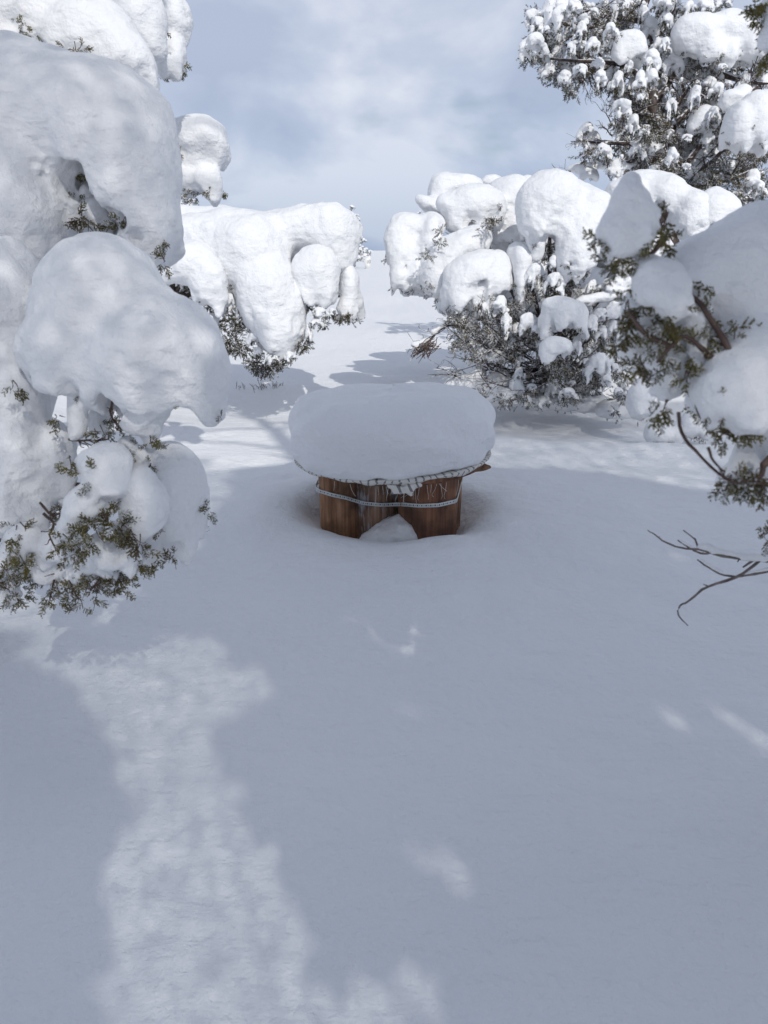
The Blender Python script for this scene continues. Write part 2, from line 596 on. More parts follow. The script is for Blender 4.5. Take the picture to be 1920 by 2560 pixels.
m, N, L, b = mat_new('galvanised_strap')
b.inputs['Base Color'].default_value = (0.62, 0.66, 0.66, 1)
b.inputs['Metallic'].default_value = 0.35
b.inputs['Roughness'].default_value = 0.5
M_STRAP = m

m, N, L, b = mat_new('printed_cloth')
tcn = N.new('ShaderNodeUVMap'); tcn.uv_map = 'UVMap'
mp = N.new('ShaderNodeMapping'); mp.inputs['Scale'].default_value = (1, 1, 1)
L.new(tcn.outputs[0], mp.inputs['Vector'])
ns = N.new('ShaderNodeTexNoise'); ns.inputs['Scale'].default_value = 9; ns.inputs['Detail'].default_value = 2
L.new(mp.outputs[0], ns.inputs['Vector'])
sx = N.new('ShaderNodeSeparateXYZ'); L.new(mp.outputs[0], sx.inputs[0])
m1 = N.new('ShaderNodeMath'); m1.operation = 'MULTIPLY_ADD'; L.new(ns.outputs['Fac'], m1.inputs[0]); m1.inputs[1].default_value = 1.3
m2 = N.new('ShaderNodeMath'); m2.operation = 'MULTIPLY'; L.new(sx.outputs['X'], m2.inputs[0]); m2.inputs[1].default_value = 24
L.new(m2.outputs[0], m1.inputs[2])
m3 = N.new('ShaderNodeMath'); m3.operation = 'FRACT'; L.new(m1.outputs[0], m3.inputs[0])
m4 = N.new('ShaderNodeMath'); m4.operation = 'LESS_THAN'; L.new(m3.outputs[0], m4.inputs[0]); m4.inputs[1].default_value = 0.26
nb = N.new('ShaderNodeTexNoise'); nb.inputs['Scale'].default_value = 28; L.new(mp.outputs[0], nb.inputs['Vector'])
m5 = N.new('ShaderNodeMath'); m5.operation = 'GREATER_THAN'; L.new(nb.outputs['Fac'], m5.inputs[0]); m5.inputs[1].default_value = 0.40
m6 = N.new('ShaderNodeMath'); m6.operation = 'MULTIPLY'; L.new(m4.outputs[0], m6.inputs[0]); L.new(m5.outputs[0], m6.inputs[1])
mx = N.new('ShaderNodeMix'); mx.data_type = 'RGBA'
L.new(m6.outputs[0], mx.inputs['Factor'])
mx.inputs['A'].default_value = (0.62, 0.60, 0.565, 1); mx.inputs['B'].default_value = (0.20, 0.195, 0.19, 1)
L.new(mx.outputs['Result'], b.inputs['Base Color'])
b.inputs['Roughness'].default_value = 0.9
M_CLOTH = m

m, N, L, b = mat_new('cotton_thread')
b.inputs['Base Color'].default_value = (0.62, 0.58, 0.52, 1); b.inputs['Roughness'].default_value = 0.9
M_THREAD = m
m, N, L, b = mat_new('white_painted_metal')
b.inputs['Base Color'].default_value = (0.80, 0.80, 0.78, 1); b.inputs['Roughness'].default_value = 0.6
M_WHITE = m
m, N, L, b = mat_new('dark_opening')
b.inputs['Base Color'].default_value = (0.03, 0.03, 0.035, 1); b.inputs['Roughness'].default_value = 0.8
M_DARK = m
m, N, L, b = mat_new('dry_grass')
b.inputs['Base Color'].default_value = (0.13, 0.085, 0.075, 1); b.inputs['Roughness'].default_value = 0.9
M_GRASS = m

# ------------------------------------------------------------------ ground
TX, TY = 0.05, 4.28          # centre of the log table


def smooth01(x, a, b):
    t = np.clip((x - a) / (b - a), 0, 1)
    return t * t * (3 - 2 * t)


def ground_z(x, y):
    x = np.asarray(x, float); y = np.asarray(y, float)
    d = np.sqrt(x * x + y * y)
    near = 1 - smooth01(d, 25, 60)
    z = 0.05 * vnoise2(x / 2.7 + 3.1, y / 2.7 + 7.7, 1) + 0.020 * vnoise2(x / 0.9, y / 0.9, 2)
    z = z * (0.4 + 0.6 * smooth01(d, 3.5, 7)) * (0.35 + 0.65 * near)
    # wind ridges in the foreground
    a = x * 0.88 - y * 0.47; c = x * 0.47 + y * 0.88
    z = z + near * (0.010 * vnoise2(a / 0.75, c / 0.20, 3) + 0.004 * vnoise2(a / 0.30, c / 0.07, 4) + 0.0016 * vnoise2(x / 0.045, y / 0.045, 5) + 0.012 * vnoise2(x / 0.36 + 2, y / 0.36, 12) + 0.005 * vnoise2(x / 0.14 + 2, y / 0.14, 13))
    # hollow melted round the table, its rim a little raised
    r = np.sqrt(((x - TX) / 1.06) ** 2 + (y - TY + 0.03) ** 2)
    wob = 1 + 0.07 * vnoise2(x * 2.1 + 5, y * 2.1, 14) + 0.03 * vnoise2(x * 7, y * 7, 15)
    z = z - 0.25 * np.exp(-(r * wob / 0.455) ** 4) + 0.075 * np.exp(-(r / 1.25) ** 4)
    # hollow under the bush on the right and the low bank before it
    q = np.sqrt(((x - 2.2) / 1.9) ** 2 + ((y - 7.2) / 1.15) ** 2)
    z = z - 0.10 * np.exp(-q ** 4) + 0.06 * np.exp(-((q - 1.28) / 0.25) ** 2) * smooth01(-y, -7.6, -5.8)
    q = np.sqrt(((x + 2.0) / 1.6) ** 2 + ((y - 7.9) / 1.0) ** 2)
    z = z - 0.10 * np.exp(-q ** 4)
    # drift rolls in the middle distance and a low far swell
    z = z + 0.09 * vnoise2(x / 9 + 5, y / 5 + 2, 6) * smooth01(d, 8, 16) * (1 - smooth01(d, 60, 140))
    z = z - 0.35 * smooth01(d, 10, 70)
    z = z + smooth01(d, 180, 700) * (0.9 + 2.2 * vnoise2(x / 190 + 11, y / 260 + 4, 8) + 1.1 * vnoise2(x / 60 + 3, y / 80, 9))
    z = z - smooth01(d, 1500, 4000) * 12
    return z


def axis(dense_lo, dense_hi, step, lo, hi, grow):
    a = list(np.arange(dense_lo, dense_hi + 1e-6, step))
    s = step
    while a[-1] < hi:
        s *= grow; a.append(a[-1] + s)
    s = step
    while a[0] > lo:
        s *= grow; a.insert(0, a[0] - s)
    return np.array(a)


gx = axis(-1.9, 2.1, 0.024, -3500, 3500, 1.075)
gy = axis(0.9, 5.6, 0.024, -60, 4500, 1.05)
X, Y = np.meshgrid(gx, gy, indexing='ij')
Z = ground_z(X, Y)
V = np.stack([X.ravel(), Y.ravel(), Z.ravel()], 1)
ni, nj = X.shape
ii, jj = np.meshgrid(np.arange(ni - 1), np.arange(nj - 1), indexing='ij')
q = (ii * nj + jj).ravel()
F = np.stack([q, q + nj, q + nj + 1, q + 1], 1)
ground = add('snow_ground', mesh_np('snow_ground', V, F, M_GROUND))
ground['kind'] = 'structure'


def gz(x, y):
    return float(ground_z(np.array([x]), np.array([y]))[0])


# ------------------------------------------------------------------ twigs and foliage
def tube(pts, r0, r1, sides=6, jit=0.0):
    P = np.asarray(pts, float)
    # resample with Catmull-Rom
    if len(P) > 2:
        out = []
        Q = np.vstack([2 * P[0] - P[1], P, 2 * P[-1] - P[-2]])
        for i in range(len(P) - 1):
            p0, p1, p2, p3 = Q[i:i + 4]
            for t in (0, 0.34, 0.67):
                out.append(0.5 * (2 * p1 + (p2 - p0) * t + (2 * p0 - 5 * p1 + 4 * p2 - p3) * t * t + (3 * p1 - p0 - 3 * p2 + p3) * t ** 3))
        out.append(P[-1]); P = np.array(out)
    if jit:
        P[1:-1] += rng.normal(0, jit, P[1:-1].shape)
    n = len(P)
    T = np.gradient(P, axis=0)
    T /= np.linalg.norm(T, axis=1, keepdims=True) + 1e-9
    ref = np.array([0.31, 0.22, 0.92])
    A = np.cross(T, ref); A /= np.linalg.norm(A, axis=1, keepdims=True) + 1e-9
    B = np.cross(T, A)
    rr = np.linspace(0, 1, n)
    rad = r0 + (r1 - r0) * rr
    if jit:
        rad = rad * (1 + rng.normal(0, 0.08, n))
    ang = np.arange(sides) * 2 * math.pi / sides
    V = (P[:, None, :] + rad[:, None, None] * (np.cos(ang)[None, :, None] * A[:, None, :] + np.sin(ang)[None, :, None] * B[:, None, :])).reshape(-1, 3)
    F = []
    for i in range(n - 1):
        for s in range(sides):
            a = i * sides + s; b_ = i * sides + (s + 1) % sides
            F.append((a, b_, b_ + sides, a + sides))
    # closed tip: collapse a last ring
    V = np.vstack([V, np.repeat(P[-1:] + T[-1:] * rad[-1], sides, 0)])
    i = n - 1
    for s in range(sides):
        a = i * sides + s; b_ = i * sides + (s + 1) % sides
        F.append((a, b_, b_ + sides, a + sides))
    return V, np.array(F)


def join(parts):
    Vs, Fs, o = [], [], 0
    for V, F in parts:
        Vs.append(V); Fs.append(F + o); o += len(V)
    return np.concatenate(Vs), np.concatenate(Fs)


def spindle(a, b, r, full=True):
    a = np.array(a, float); b = np.array(b, float)
    d = b - a; d = d / (np.linalg.norm(d) + 1e-9)
    s = np.cross(d, [0.3, 0.5, 0.81]); s /= np.linalg.norm(s); w = np.cross(d, s)
    if full:
        m = a + (b - a) * 0.45
        ring = [m + r * (math.cos(t) * s + math.sin(t) * w) for t in (0, 2.094, 4.189)]
        return np.array([a] + ring + [b]), np.array([(0, 2, 1), (0, 3, 2), (0, 1, 3), (1, 2, 4), (2, 3, 4), (3, 1, 4)])
    ring = [a + r * (math.cos(t) * s + math.sin(t) * w) for t in (0, 2.094, 4.189)]
    return np.array(ring + [b]), np.array([(0, 1, 3), (1, 2, 3), (2, 0, 3)])


def sprig(hi, seed):
    """one spray of scale leaves along +X, unit length"""
    rg = random.Random(seed)
    P = []
    ax = np.array([1, 0, 0.0])
    P.append(spindle((0, 0, 0), (1.0, 0, 0), 0.045, hi))
    n = 10 if hi else 8
    g = rg.random() * 6
    for i in range(n):
        t = 0.12 + 0.80 * i / (n - 1)
        g += 2.4
        side = np.array([0, math.cos(g), math.sin(g)])
        L = (0.50 - 0.22 * t) * rg.uniform(0.75, 1.25)
        d = ax * 0.72 + side * 0.75; d /= np.linalg.norm(d)
        a = ax * t
        b_ = a + d * L
        P.append(spindle(a, b_, 0.062 if hi else 0.07, hi))
        for k in range(3 if hi else 1):
            u = 0.35 + 0.55 * (k / 2 if hi else 0.4)
            g2 = rg.random() * 6.28
            s2 = np.array([rg.uniform(-.4, .4), math.cos(g2), math.sin(g2)])
            e = d * 0.8 + s2 * 0.8; e /= np.linalg.norm(e)
            c = a + d * L * u
            P.append(spindle(c, c + e * rg.uniform(.13, .22), 0.055 if hi else 0.06, hi))
    return join(P)


SPR_HI = [sprig(True, s) for s in range(5)]
SPR_LO = [sprig(False, s) for s in range(6)]


def plain_sprig(seed):
    rg = random.Random(seed)
    V, F = [], []
    for i in range(6):
        t = 0.05 + 0.15 * i; g = rg.random() * 6.28
        a = np.array([t, 0, 0]); side = np.array([0, math.cos(g), math.sin(g)])
        b_ = a + np.array([0.35, 0, 0]) * rg.uniform(.6, 1.2) + side * 0.38
        w = np.cross(b_ - a, [0.2, 0.5, 0.8]); w = w / np.linalg.norm(w) * 0.12
        V += [a - w, a + w, b_]; F.append((3 * i, 3 * i + 1, 3 * i + 2))
    return np.array(V), np.array(F)


SPR_PLAIN = [plain_sprig(s) for s in range(4)]


def place_sprigs(tmpl, pos, dirs, scale):
    """merge copies of leaf sprays (numpy)"""
    pos = np.asarray(pos); dirs = np.asarray(dirs); scale = np.asarray(scale)
    dirs = dirs / (np.linalg.norm(dirs, axis=1, keepdims=True) + 1e-9)
    up = rng.normal(size=dirs.shape)
    B = np.cross(dirs, up); B /= np.linalg.norm(B, axis=1, keepdims=True) + 1e-9
    Cc = np.cross(dirs, B)
    which = rng.integers(0, len(tmpl), len(pos))
    out = []
    for w in range(len(tmpl)):
        m = np.where(which == w)[0]
        if not len(m):
            continue
        TV, TF = tmpl[w]
        V = (TV[None, :, 0:1] * dirs[m][:, None, :] + TV[None, :, 1:2] * B[m][:, None, :] + TV[None, :, 2:3] * Cc[m][:, None, :]) * scale[m][:, None, None] + pos[m][:, None, :]
        Fm = (TF[None] + (np.arange(len(m)) * len(TV))[:, None, None]).reshape(-1, 3)
        out.append((V.reshape(-1, 3), Fm))
    return join(out)


class Tree:
    """a snow-laden juniper: collects foliage, then links parts under an Empty"""
    def __init__(s, label, base, near, group='snow laden junipers'):
        s.root = thing('juniper_tree', label, 'tree', base, group)
        s.near = near
        s.pos, s.dir, s.sc = [], [], []
        s.base = np.array(base)
        s.trunk_pts = None
        s.twigs = []

    def leaf(s, p, d, sc):
        s.pos.append(p); s.dir.append(d); s.sc.append(sc)

    def clump(s, prims, h, n_leaf=20, label=None, mat=None, size=None, low=0.6, **kw):
        kw.setdefault('seed', rnd.randrange(10 ** 6))
        if size is None:
            size = 0.030 if s.near else 0.044
        V, F = sdf_mesh(prims, h, **kw)
        pcs = pieces(V, F)
        for k_, (v_, f_) in enumerate(pcs):
            o = part('snow_clump', v_, f_, mat or (M_SNOW_N if s.near else M_SNOW), s.root)
            if label and k_ == 0:
                o['label'] = label
        if n_leaf:
            Nn = normals(V, F)
            lo, hi = V[:, 2].min(), V[:, 2].max()
            cand = np.where((Nn[:, 2] < -0.05) & (V[:, 2] < lo + low * (hi - lo)))[0]
            if len(cand):
                # weight towards the very bottom
                w = (lo + low * (hi - lo) - V[cand, 2]) + 0.02 * (hi - lo)
                # leaves come in tufts
                nt = max(2, n_leaf // 5)
                c = rng.choice(cand, nt, p=w / w.sum())
                for q in c:
                    for _ in range(5):
                        d = Nn[q] * 0.5 + np.array([0, 0, -0.35]) + rng.normal(0, 0.55, 3)
                        s.leaf(V[q] - Nn[q] * size * 0.35 + rng.normal(0, size * 0.35, 3), d, size * rng.uniform(0.6, 1.25))
        return o

    def tuft(s, p, r, n, size, down=0.3, squash=1.0, twigs=2):
        p = np.array(p)
        q = rng.normal(0, 0.5, (n, 3)) * r
        q[:, 2] *= squash
        for i in range(n):
            d = q[i] / r * 0.8 + np.array([0, 0, -down]) + rng.normal(0, 0.45, 3)
            s.leaf(p + q[i], d, size * rng.uniform(0.6, 1.25))
        for i in range(twigs):
            a = p + rng.normal(0, 0.25, 3) * r + np.array([0, 0, r * 0.9])
            e_ = p + rng.normal(0, 0.55, 3) * r + np.array([0, 0, -r * 0.5])
            mid = (a + e_) / 2 + rng.normal(0, 0.15, 3) * r
            s.twigs.append(tube([a, mid, e_], size * 0.05, size * 0.02, 4))

    def twig(s, pts, r0, r1, fan=0, flen=0.1):
        s.twigs.append(tube(pts, r0, r1, 5, jit=r0 * 0.25))
        P = np.array(pts)
        for i in range(fan):
            t = rng.uniform(0.3, 1.0) * (len(P) - 1)
            k = min(int(t), len(P) - 2)
            a = P[k] + (P[k + 1] - P[k]) * (t - k)
            d = (P[k + 1] - P[k]); d = d / (np.linalg.norm(d) + 1e-9) + rng.normal(0, 0.55, 3)
            L = flen * rng.uniform(0.4, 1.2)
            d = d / np.linalg.norm(d)
            b_ = a + d * L * 0.4 + rng.normal(0, 0.10, 3) * L
            c_ = b_ + (d + rng.normal(0, .45, 3)) * L * 0.35
            s.twigs.append(tube([a, b_, c_, c_ + (d + rng.normal(0, .6, 3)) * L * .25], r1 * 0.9, r1 * 0.45, 4))
            if rng.random() < .6:
                s.twigs.append(tube([b_, b_ + (d + rng.normal(0, .7, 3)) * L * .35], r1 * 0.7, r1 * 0.4, 4))

    def trunk(s, pts, r0, r1):
        V, F = tube(pts, r0, r1, 12, jit=r0 * 0.06)
        return part('trunk', V, F, M_BARK, s.root)

    def limb(s, pts, r0, r1, name='branch', mat=None):
        V, F = tube(pts, r0, r1, 7, jit=r0 * 0.12)
        return part(name, V, F, mat or (M_BARK_N if s.near else M_BARK), s.root)

    def finish(s, tmpl=None, leaf=None):
        if s.pos:
            t = tmpl or (SPR_HI if s.near else SPR_LO)
            V, F = place_sprigs(t, s.pos, s.dir, s.sc)
            o = part('foliage', V, F, leaf or (M_LEAF_N if s.near else M_LEAF), s.root, smooth=False)
            o['kind'] = 'stuff'
        if s.twigs:
            V, F = join(s.twigs)
            o = part('fine_twigs', V, F, M_BARK_N if s.near else M_BARK, s.root)
            o['kind'] = 'stuff'


# small snow clumps shared between branches: each about one unit wide
def clump_templates(h=0.055, count=10):
    out = []
    for i in range(count):
        rg = np.random.default_rng(100 + i)
        prims = []
        tall = i % 2
        prims.append(('e', np.array([0, 0, 0.12]), np.array([0.42, 0.40, 0.40 if not tall else 0.55]) * rg.uniform(.9, 1.1, 3), 0))
        for k in range(5 if not tall else 4):
            a = rg.uniform(0, 6.28); rr = rg.uniform(.25, .5)
            c = np.array([math.cos(a) * rr, math.sin(a) * rr, rg.uniform(-.35, .15)])
            prims.append(('e', c, np.array([rg.uniform(.16, .3), rg.uniform(.16, .3), rg.uniform(.2, .42)]), 0))
        for k in range(4):
            a = rg.uniform(0, 6.28); rr = rg.uniform(.25, .6)
            c = np.array([math.cos(a) * rr, math.sin(a) * rr, -.1])
            prims.append(('c', c, c + np.array([math.cos(a) * .1, math.sin(a) * .1, -rg.uniform(.35, .65)]), rg.uniform(.12, .18), rg.uniform(.05, .09)))
        V, F = sdf_mesh(prims, h, k=0.12, amp=0.075, cell=0.34, finger=0.22, fcell=0.30, seed=i, under=0.45)
        V, F = pieces(V, F, 20)[0]
        V = V / max(np.ptp(V[:, 0]), np.ptp(V[:, 1])) * 2.0
        V[:, 2] = (V[:, 2] - V[:, 2].min()) / np.ptp(V[:, 2]) * 2 - 1
        out.append((mesh_np('snow_clump', V, F, M_SNOW), V, normals(V, F)))
    return out


TEMPL = clump_templates()
TEMPL_LOW = clump_templates(0.21, 6)


def small_clump(tree, c, rx, rd, rz, n_leaf, size, label=None):
    """shared clump mesh, own object; leaf sprays along its lower fringe"""
    me, V, Nn = TEMPL[rnd.randrange(len(TEMPL))]
    o = add('snow_clump', me, tree.root, Vector(np.array(c) - tree.base))
    ang = rng.uniform(0, 6.28)
    o.rotation_euler = (rng.normal(0, .12), rng.normal(0, .12), ang)
    o.scale = (rx, rd, rz)
    ca, sa = math.cos(ang), math.sin(ang)
    cand = np.where((Nn[:, 2] < 0.1) & (V[:, 2] < 0.1))[0]
    for q in rng.choice(cand, n_leaf):
        v = V[q] * np.array([rx, rd, rz]); nn = Nn[q]
        v = np.array([v[0] * ca - v[1] * sa, v[0] * sa + v[1] * ca, v[2]])
        nn = np.array([nn[0] * ca - nn[1] * sa, nn[0] * sa + nn[1] * ca, nn[2]])
        d = nn * 0.6 + np.array([0, 0, -0.35]) + rng.normal(0, .45, 3)
        tree.leaf(np.array(c) + v * 0.9, d, size * rng.uniform(.6, 1.25))
    return o


# ================================================================== log table
table = thing('log_table', 'low table of brown upright logs bound with a perforated metal strap', 'table', (TX, TY, 0))
LOGS = [(-0.262, 4.13, 0.118, M_WOOD, 'leftmost brown log'), (-0.045, 4.17, 0.135, M_WOOD_G, 'greyish log set back in the middle, frosted'),
        (0.255, 4.04, 0.165, M_WOOD_D, 'thick dark brown log in front'), (0.385, 4.22, 0.075, M_WOOD, None), (-0.14, 4.43, 0.14, M_WOOD, None), (0.18, 4.42, 0.15, M_WOOD_D, None)]
for i, (lx, ly, lr, lm, lab) in enumerate(LOGS):
    na, nz_ = 72, 36
    zz = np.linspace(-0.42, 0.333, nz_)
    aa = np.arange(na) * 2 * math.pi / na
    rg = np.random.default_rng(40 + i)
    A, Zg = np.meshgrid(aa, zz, indexing='ij')
    rad = lr * (1 + 0.03 * np.sin(2 * A + i) + 0.02 * np.sin(5 * A + 2 * i)) + 0.004 * vnoise2(np.cos(A) * 5 + np.sin(A) * 3 + i * 7, Zg * 3, 20 + i)
    for c in range(5):     # drying cracks
        ca = rg.uniform(0, 6.28); dA = np.angle(np.exp(1j * (A - ca - 0.12 * np.sin(Zg * 5 + c))))
        rad = rad - rg.uniform(0.008, 0.018) * np.exp(-(dA / 0.05) ** 2) * smooth01(Zg, rg.uniform(-.4, .1), rg.uniform(.12, .3))
    LX, LY = lx + rad * np.cos(A) + 0.012 * Zg * rg.normal(), ly + rad * np.sin(A)
    V = np.stack([LX.ravel(), LY.ravel(), Zg.ravel()], 1)
    a_, b_ = np.meshgrid(np.arange(na), np.arange(nz_ - 1), indexing='ij')
    q0 = (a_ * nz_ + b_).ravel(); q1 = (((a_ + 1) % na) * nz_ + b_).ravel()
    F = np.stack([q0, q1, q1 + 1, q0 + 1], 1)
    top = np.array([[lx, ly, 0.333]]); V = np.vstack([V, top]); ti = len(V) - 1
    r0 = np.arange(na) * nz_ + nz_ - 1
    F = np.vstack([F, np.stack([r0, np.roll(r0, -1), np.full(na, ti), np.full(na, ti)], 1)[:, [0, 1, 2, 2]]]) if False else F
    o = part('log', V, F, lm, table)
    if lab:
        o['label'] = lab

# perforated strap round the logs
def strap_front(x):
    ys = [ly - math.sqrt(max(lr * lr - (x - lx) ** 2, 0)) for lx, ly, lr, _, _ in LOGS[:4] if abs(x - lx) < lr * 0.995]
    return min(ys) if ys else 4.16


xs = np.linspace(-0.372, 0.41, 81)
yf = np.array([strap_front(x) for x in xs])
for _ in range(10):
    s_ = np.convolve(np.pad(yf, 2, 'edge'), np.ones(5) / 5, 'valid')
    yf = np.minimum(yf, s_ * 0.7 + yf * 0.3)
yf -= 0.010
zpx = np.interp(xs, [-0.38, -0.30, -0.22, -0.12, -0.02, 0.10, 0.20, 0.30, 0.40, 0.44],
                [820, 848, 868, 905, 916, 912, 922, 918, 892, 860])
path = []
for x, y, p in zip(xs, yf, zpx):
    v = 920 + p / 2.676
    yy = (1280 - v) / FPX
    t = y / (CP + yy * SP)
    path.append((x, y, CAM_H + (-SP + yy * CP) * t))
zl, zr = path[0][2], path[-1][2]
path = [(-0.33, 4.32, zl + .01), (-0.394, 4.20, zl + .005), (-0.398, 4.13, zl + .002), (-0.392, 4.08, zl + .001)] + path + [(0.468, 4.20, zr + .05), (0.455, 4.30, zr + .07), (0.36, 4.44, zr + .07)]
# even spacing
P = np.array(path)
seg = np.r_[0, np.cumsum(np.linalg.norm(np.diff(P, axis=0), axis=1))]
step = 0.0125
ss = np.arange(0, seg[-1], step)
P = np.stack([np.interp(ss, seg, P[:, i]) for i in range(3)], 1)
SV, SF = [], []
half = 0.0115
for i in range(len(P) - 1):
    a, c = P[i], P[i + 1]
    mid = (a + c) / 2; d = c - a
    up = np.array([0, 0, half])
    hole = 0.0046 if i % 2 == 0 else 0.0026
    out8 = [a - up, mid - up, c - up, c, c + up, mid + up, a + up, a]
    dn = d / np.linalg.norm(d)
    in8 = [mid + hole * (dn * math.cos(t) + np.array([0, 0, 1]) * math.sin(t)) for t in [R(225), R(270), R(315), 0, R(45), R(90), R(135), R(180)]]
    o_ = len(SV)
    SV += out8 + in8
    for k in range(8):
        SF.append((o_ + k, o_ + (k + 1) % 8, o_ + 8 + (k + 1) % 8, o_ + 8 + k))
strap = part('perforated_strap', np.array(SV), np.array(SF), M_STRAP, table, smooth=False)
sol = strap.modifiers.new('thickness', 'SOLIDIFY'); sol.thickness = 0.0014; sol.offset = 0

# round board under the cloth, and the plank end that sticks out on the right
TOPZ = 0.335
na = 64
aa = np.arange(na) * 2 * math.pi / na
ring = np.stack([TX + 0.55 * np.cos(aa), TY + 0.55 * np.sin(aa)], 1)
V = np.vstack([np.c_[ring, np.full(na, TOPZ)], np.c_[ring, np.full(na, TOPZ + 0.03)], [[TX, TY, TOPZ]], [[TX, TY, TOPZ + 0.03]]])
F = [(k, (k + 1) % na, na + (k + 1) % na, na + k) for k in range(na)]
me = bpy.data.meshes.new('table_top')
me.from_pydata([tuple(v - np.array([TX, TY, 0])) for v in V], [], F + [((k + 1) % na, k, 2 * na) for k in range(na)] + [(na + k, na + (k + 1) % na, 2 * na + 1) for k in range(na)])
me.materials.append(M_WOOD_D)
add('table_top', me, table)
V, F = sdf_mesh([('e', np.array([TX + 0.415, TY - 0.16, TOPZ - 0.016]), np.array([0.155, 0.07, 0.022]), 3), ('e', np.array([TX + 0.36, TY - 0.10, TOPZ - 0.012]), np.array([0.17, 0.09, 0.02]), 0)], 0.006, k=0.02, amp=0.003, cell=0.05, finger=0, seed=5)
part('plank_end', V, F, M_WOOD, table)['label'] = 'rounded plank end jutting out under the cloth'

# printed cloth over the board
nc, nr = 360, 12
aa = np.linspace(0, 2 * math.pi, nc, endpoint=False)
CV = []; CUV = []
rgc = np.random.default_rng(3)
wav = lambda a, s: vnoise2(np.cos(a) * s + 9, np.sin(a) * s + 4, 31)
drop = 0.024 + 0.013 * wav(aa, 3) + 0.009 * wav(aa, 9)
front = np.exp(-((np.angle(np.exp(1j * (aa - R(-82))))) / 0.10) ** 2)
drop = drop + 0.030 * front
for j in range(nr):
    t = j / (nr - 1)
    if t < 0.3:
        rr = 0.49 + 0.085 * (t / 0.3)
        zz = np.full(nc, TOPZ + 0.036)
    else:
        s = (t - 0.3) / 0.7
        fold = 0.006 * wav(aa * 1.0, 12) * s + 0.002 * np.sin(aa * 27 + 3 * wav(aa, 3)) * s
        rr = 0.580 + 0.004 * math.sin(s * 3.0) - 0.014 * s * s + fold * .6
        zz = TOPZ + 0.036 - s * drop
    rr = np.broadcast_to(rr, (nc,))
    tilt = 0.02 * np.cos(aa)
    CV.append(np.stack([TX + rr * np.cos(aa) * 1.0, TY + rr * np.sin(aa), zz + tilt], 1))
    CUV.append(np.stack([aa * 0.58, np.full(nc, t * 0.16)], 1))
CV = np.concatenate(CV); CUV = np.concatenate(CUV)
F = np.array([(j * nc + k, j * nc + (k + 1) % nc, (j + 1) * nc + (k + 1) % nc, (j + 1) * nc + k) for j in range(nr - 1) for k in range(nc)])
cloth_root = thing('tablecloth', 'frayed white tablecloth with grey print under the snow on the log table', 'tablecloth', (TX, TY, TOPZ))
cloth = part('cloth', CV, F, M_CLOTH, cloth_root)
uvl = cloth.data.uv_layers.new(name='UVMap')
uvl.data.foreach_set('uv', CUV[F.ravel()].astype(np.float32).ravel())
so = cloth.modifiers.new('thickness', 'SOLIDIFY'); so.thickness = 0.002
# bunched knot of cloth at the front
kc = np.array([TX + 0.05, TY - 0.575, TOPZ - 0.012])
prims = []
for (a, b_, r0, r1) in [((-.075, .004, .014), (-.02, -.006, .0), .010, .015), ((-.03, -.006, -.006), (.035, -.010, .004), .017, .018), ((.03, -.006, .006), (.09, .004, .020), .017, .009), ((.03, -.006, -.004), (.042, -.006, -.024), .017, .010), ((-.03, -.004, -.006), (-.052, .0, -.018), .012, .007)]:
    prims.append(('c', kc + np.array(a), kc + np.array(b_), r0, r1))
V, F = sdf_mesh(prims, 0.0035, k=0.014, amp=0.006, cell=0.022, finger=0, seed=8)
kn = part('knot', V, F, M_CLOTH, cloth)
kn['label'] = 'bunched knot of cloth at the front'
uvl = kn.data.uv_layers.new(name='UVMap')
UVk = np.stack([V[:, 0] * .8 + V[:, 2] * .5, V[:, 2]], 1)
uvl.data.foreach_set('uv', UVk[F.ravel()].astype(np.float32).ravel())
for i in range(26):
    a = R(-90) + rng.normal(0, 0.33)
    if i < 10:
        a = R(-84) + rng.normal(0, 0.10)
    r_ = 0.572
    p0 = np.array([TX + r_ * math.cos(a), TY + r_ * math.sin(a) - .004, TOPZ + 0.002])
    L_ = rng.uniform(0.04, 0.11)
    sw = rng.normal(0, 0.016)
    pts = [p0, p0 + np.array([sw * .4, -.006, -L_ * .4]), p0 + np.array([sw, -.002, -L_ * .8]), p0 + np.array([sw * rng.uniform(.2, 1.9), 0, -L_])]
    V, F = tube(pts, 0.0011, 0.0007, 4)
    part('thread', V, F, M_THREAD, cloth)

# thick cap of snow on the table
na, nt_ = 220, 90
aa = np.arange(na) * 2 * math.pi / na
prof_r = np.array([0.0, .30, .50, .560, .578, .590, .599, .604, .603, .592, .562, .50, .38, .22, .09, 0.0])
prof_z = np.array([.012, .012, .012, .008, .016, .065, .12, .18, .24, .29, .33, .362, .386, .396, .400, .400])
s_ = np.r_[0, np.cumsum(np.hypot(np.diff(prof_r), np.diff(prof_z)))]
st = np.linspace(0, s_[-1], nt_)
pr = np.interp(st, s_, prof_r); pz = np.interp(st, s_, prof_z)
for _ in range(4):
    pr[1:-1] = (pr[:-2] + pr[1:-1] * 2 + pr[2:]) / 4
    pz[1:-1] = (pz[:-2] + pz[1:-1] * 2 + pz[2:]) / 4
A, T_ = np.meshgrid(aa, np.arange(nt_), indexing='ij')
RR = pr[T_]; ZZ = pz[T_]
sideW = smooth01(RR, .25, .5)
RR = RR * (1 + sideW * (0.035 * vnoise2(np.cos(A) * 1.6 + 4, np.sin(A) * 1.6 + ZZ * 2, 51) + 0.020 * vnoise2(np.cos(A) * 4 + 2, np.sin(A) * 4 + ZZ * 9, 52) + 0.006 * vnoise2(A * 20, ZZ * 40, 53)))
low = (1 - smooth01(ZZ, .0, .10)) * smooth01(RR, .45, .55)
ZZ = ZZ + low * (0.012 * vnoise2(np.cos(A) * 7, np.sin(A) * 7, 54) + .006) + 0.02 * np.cos(A)
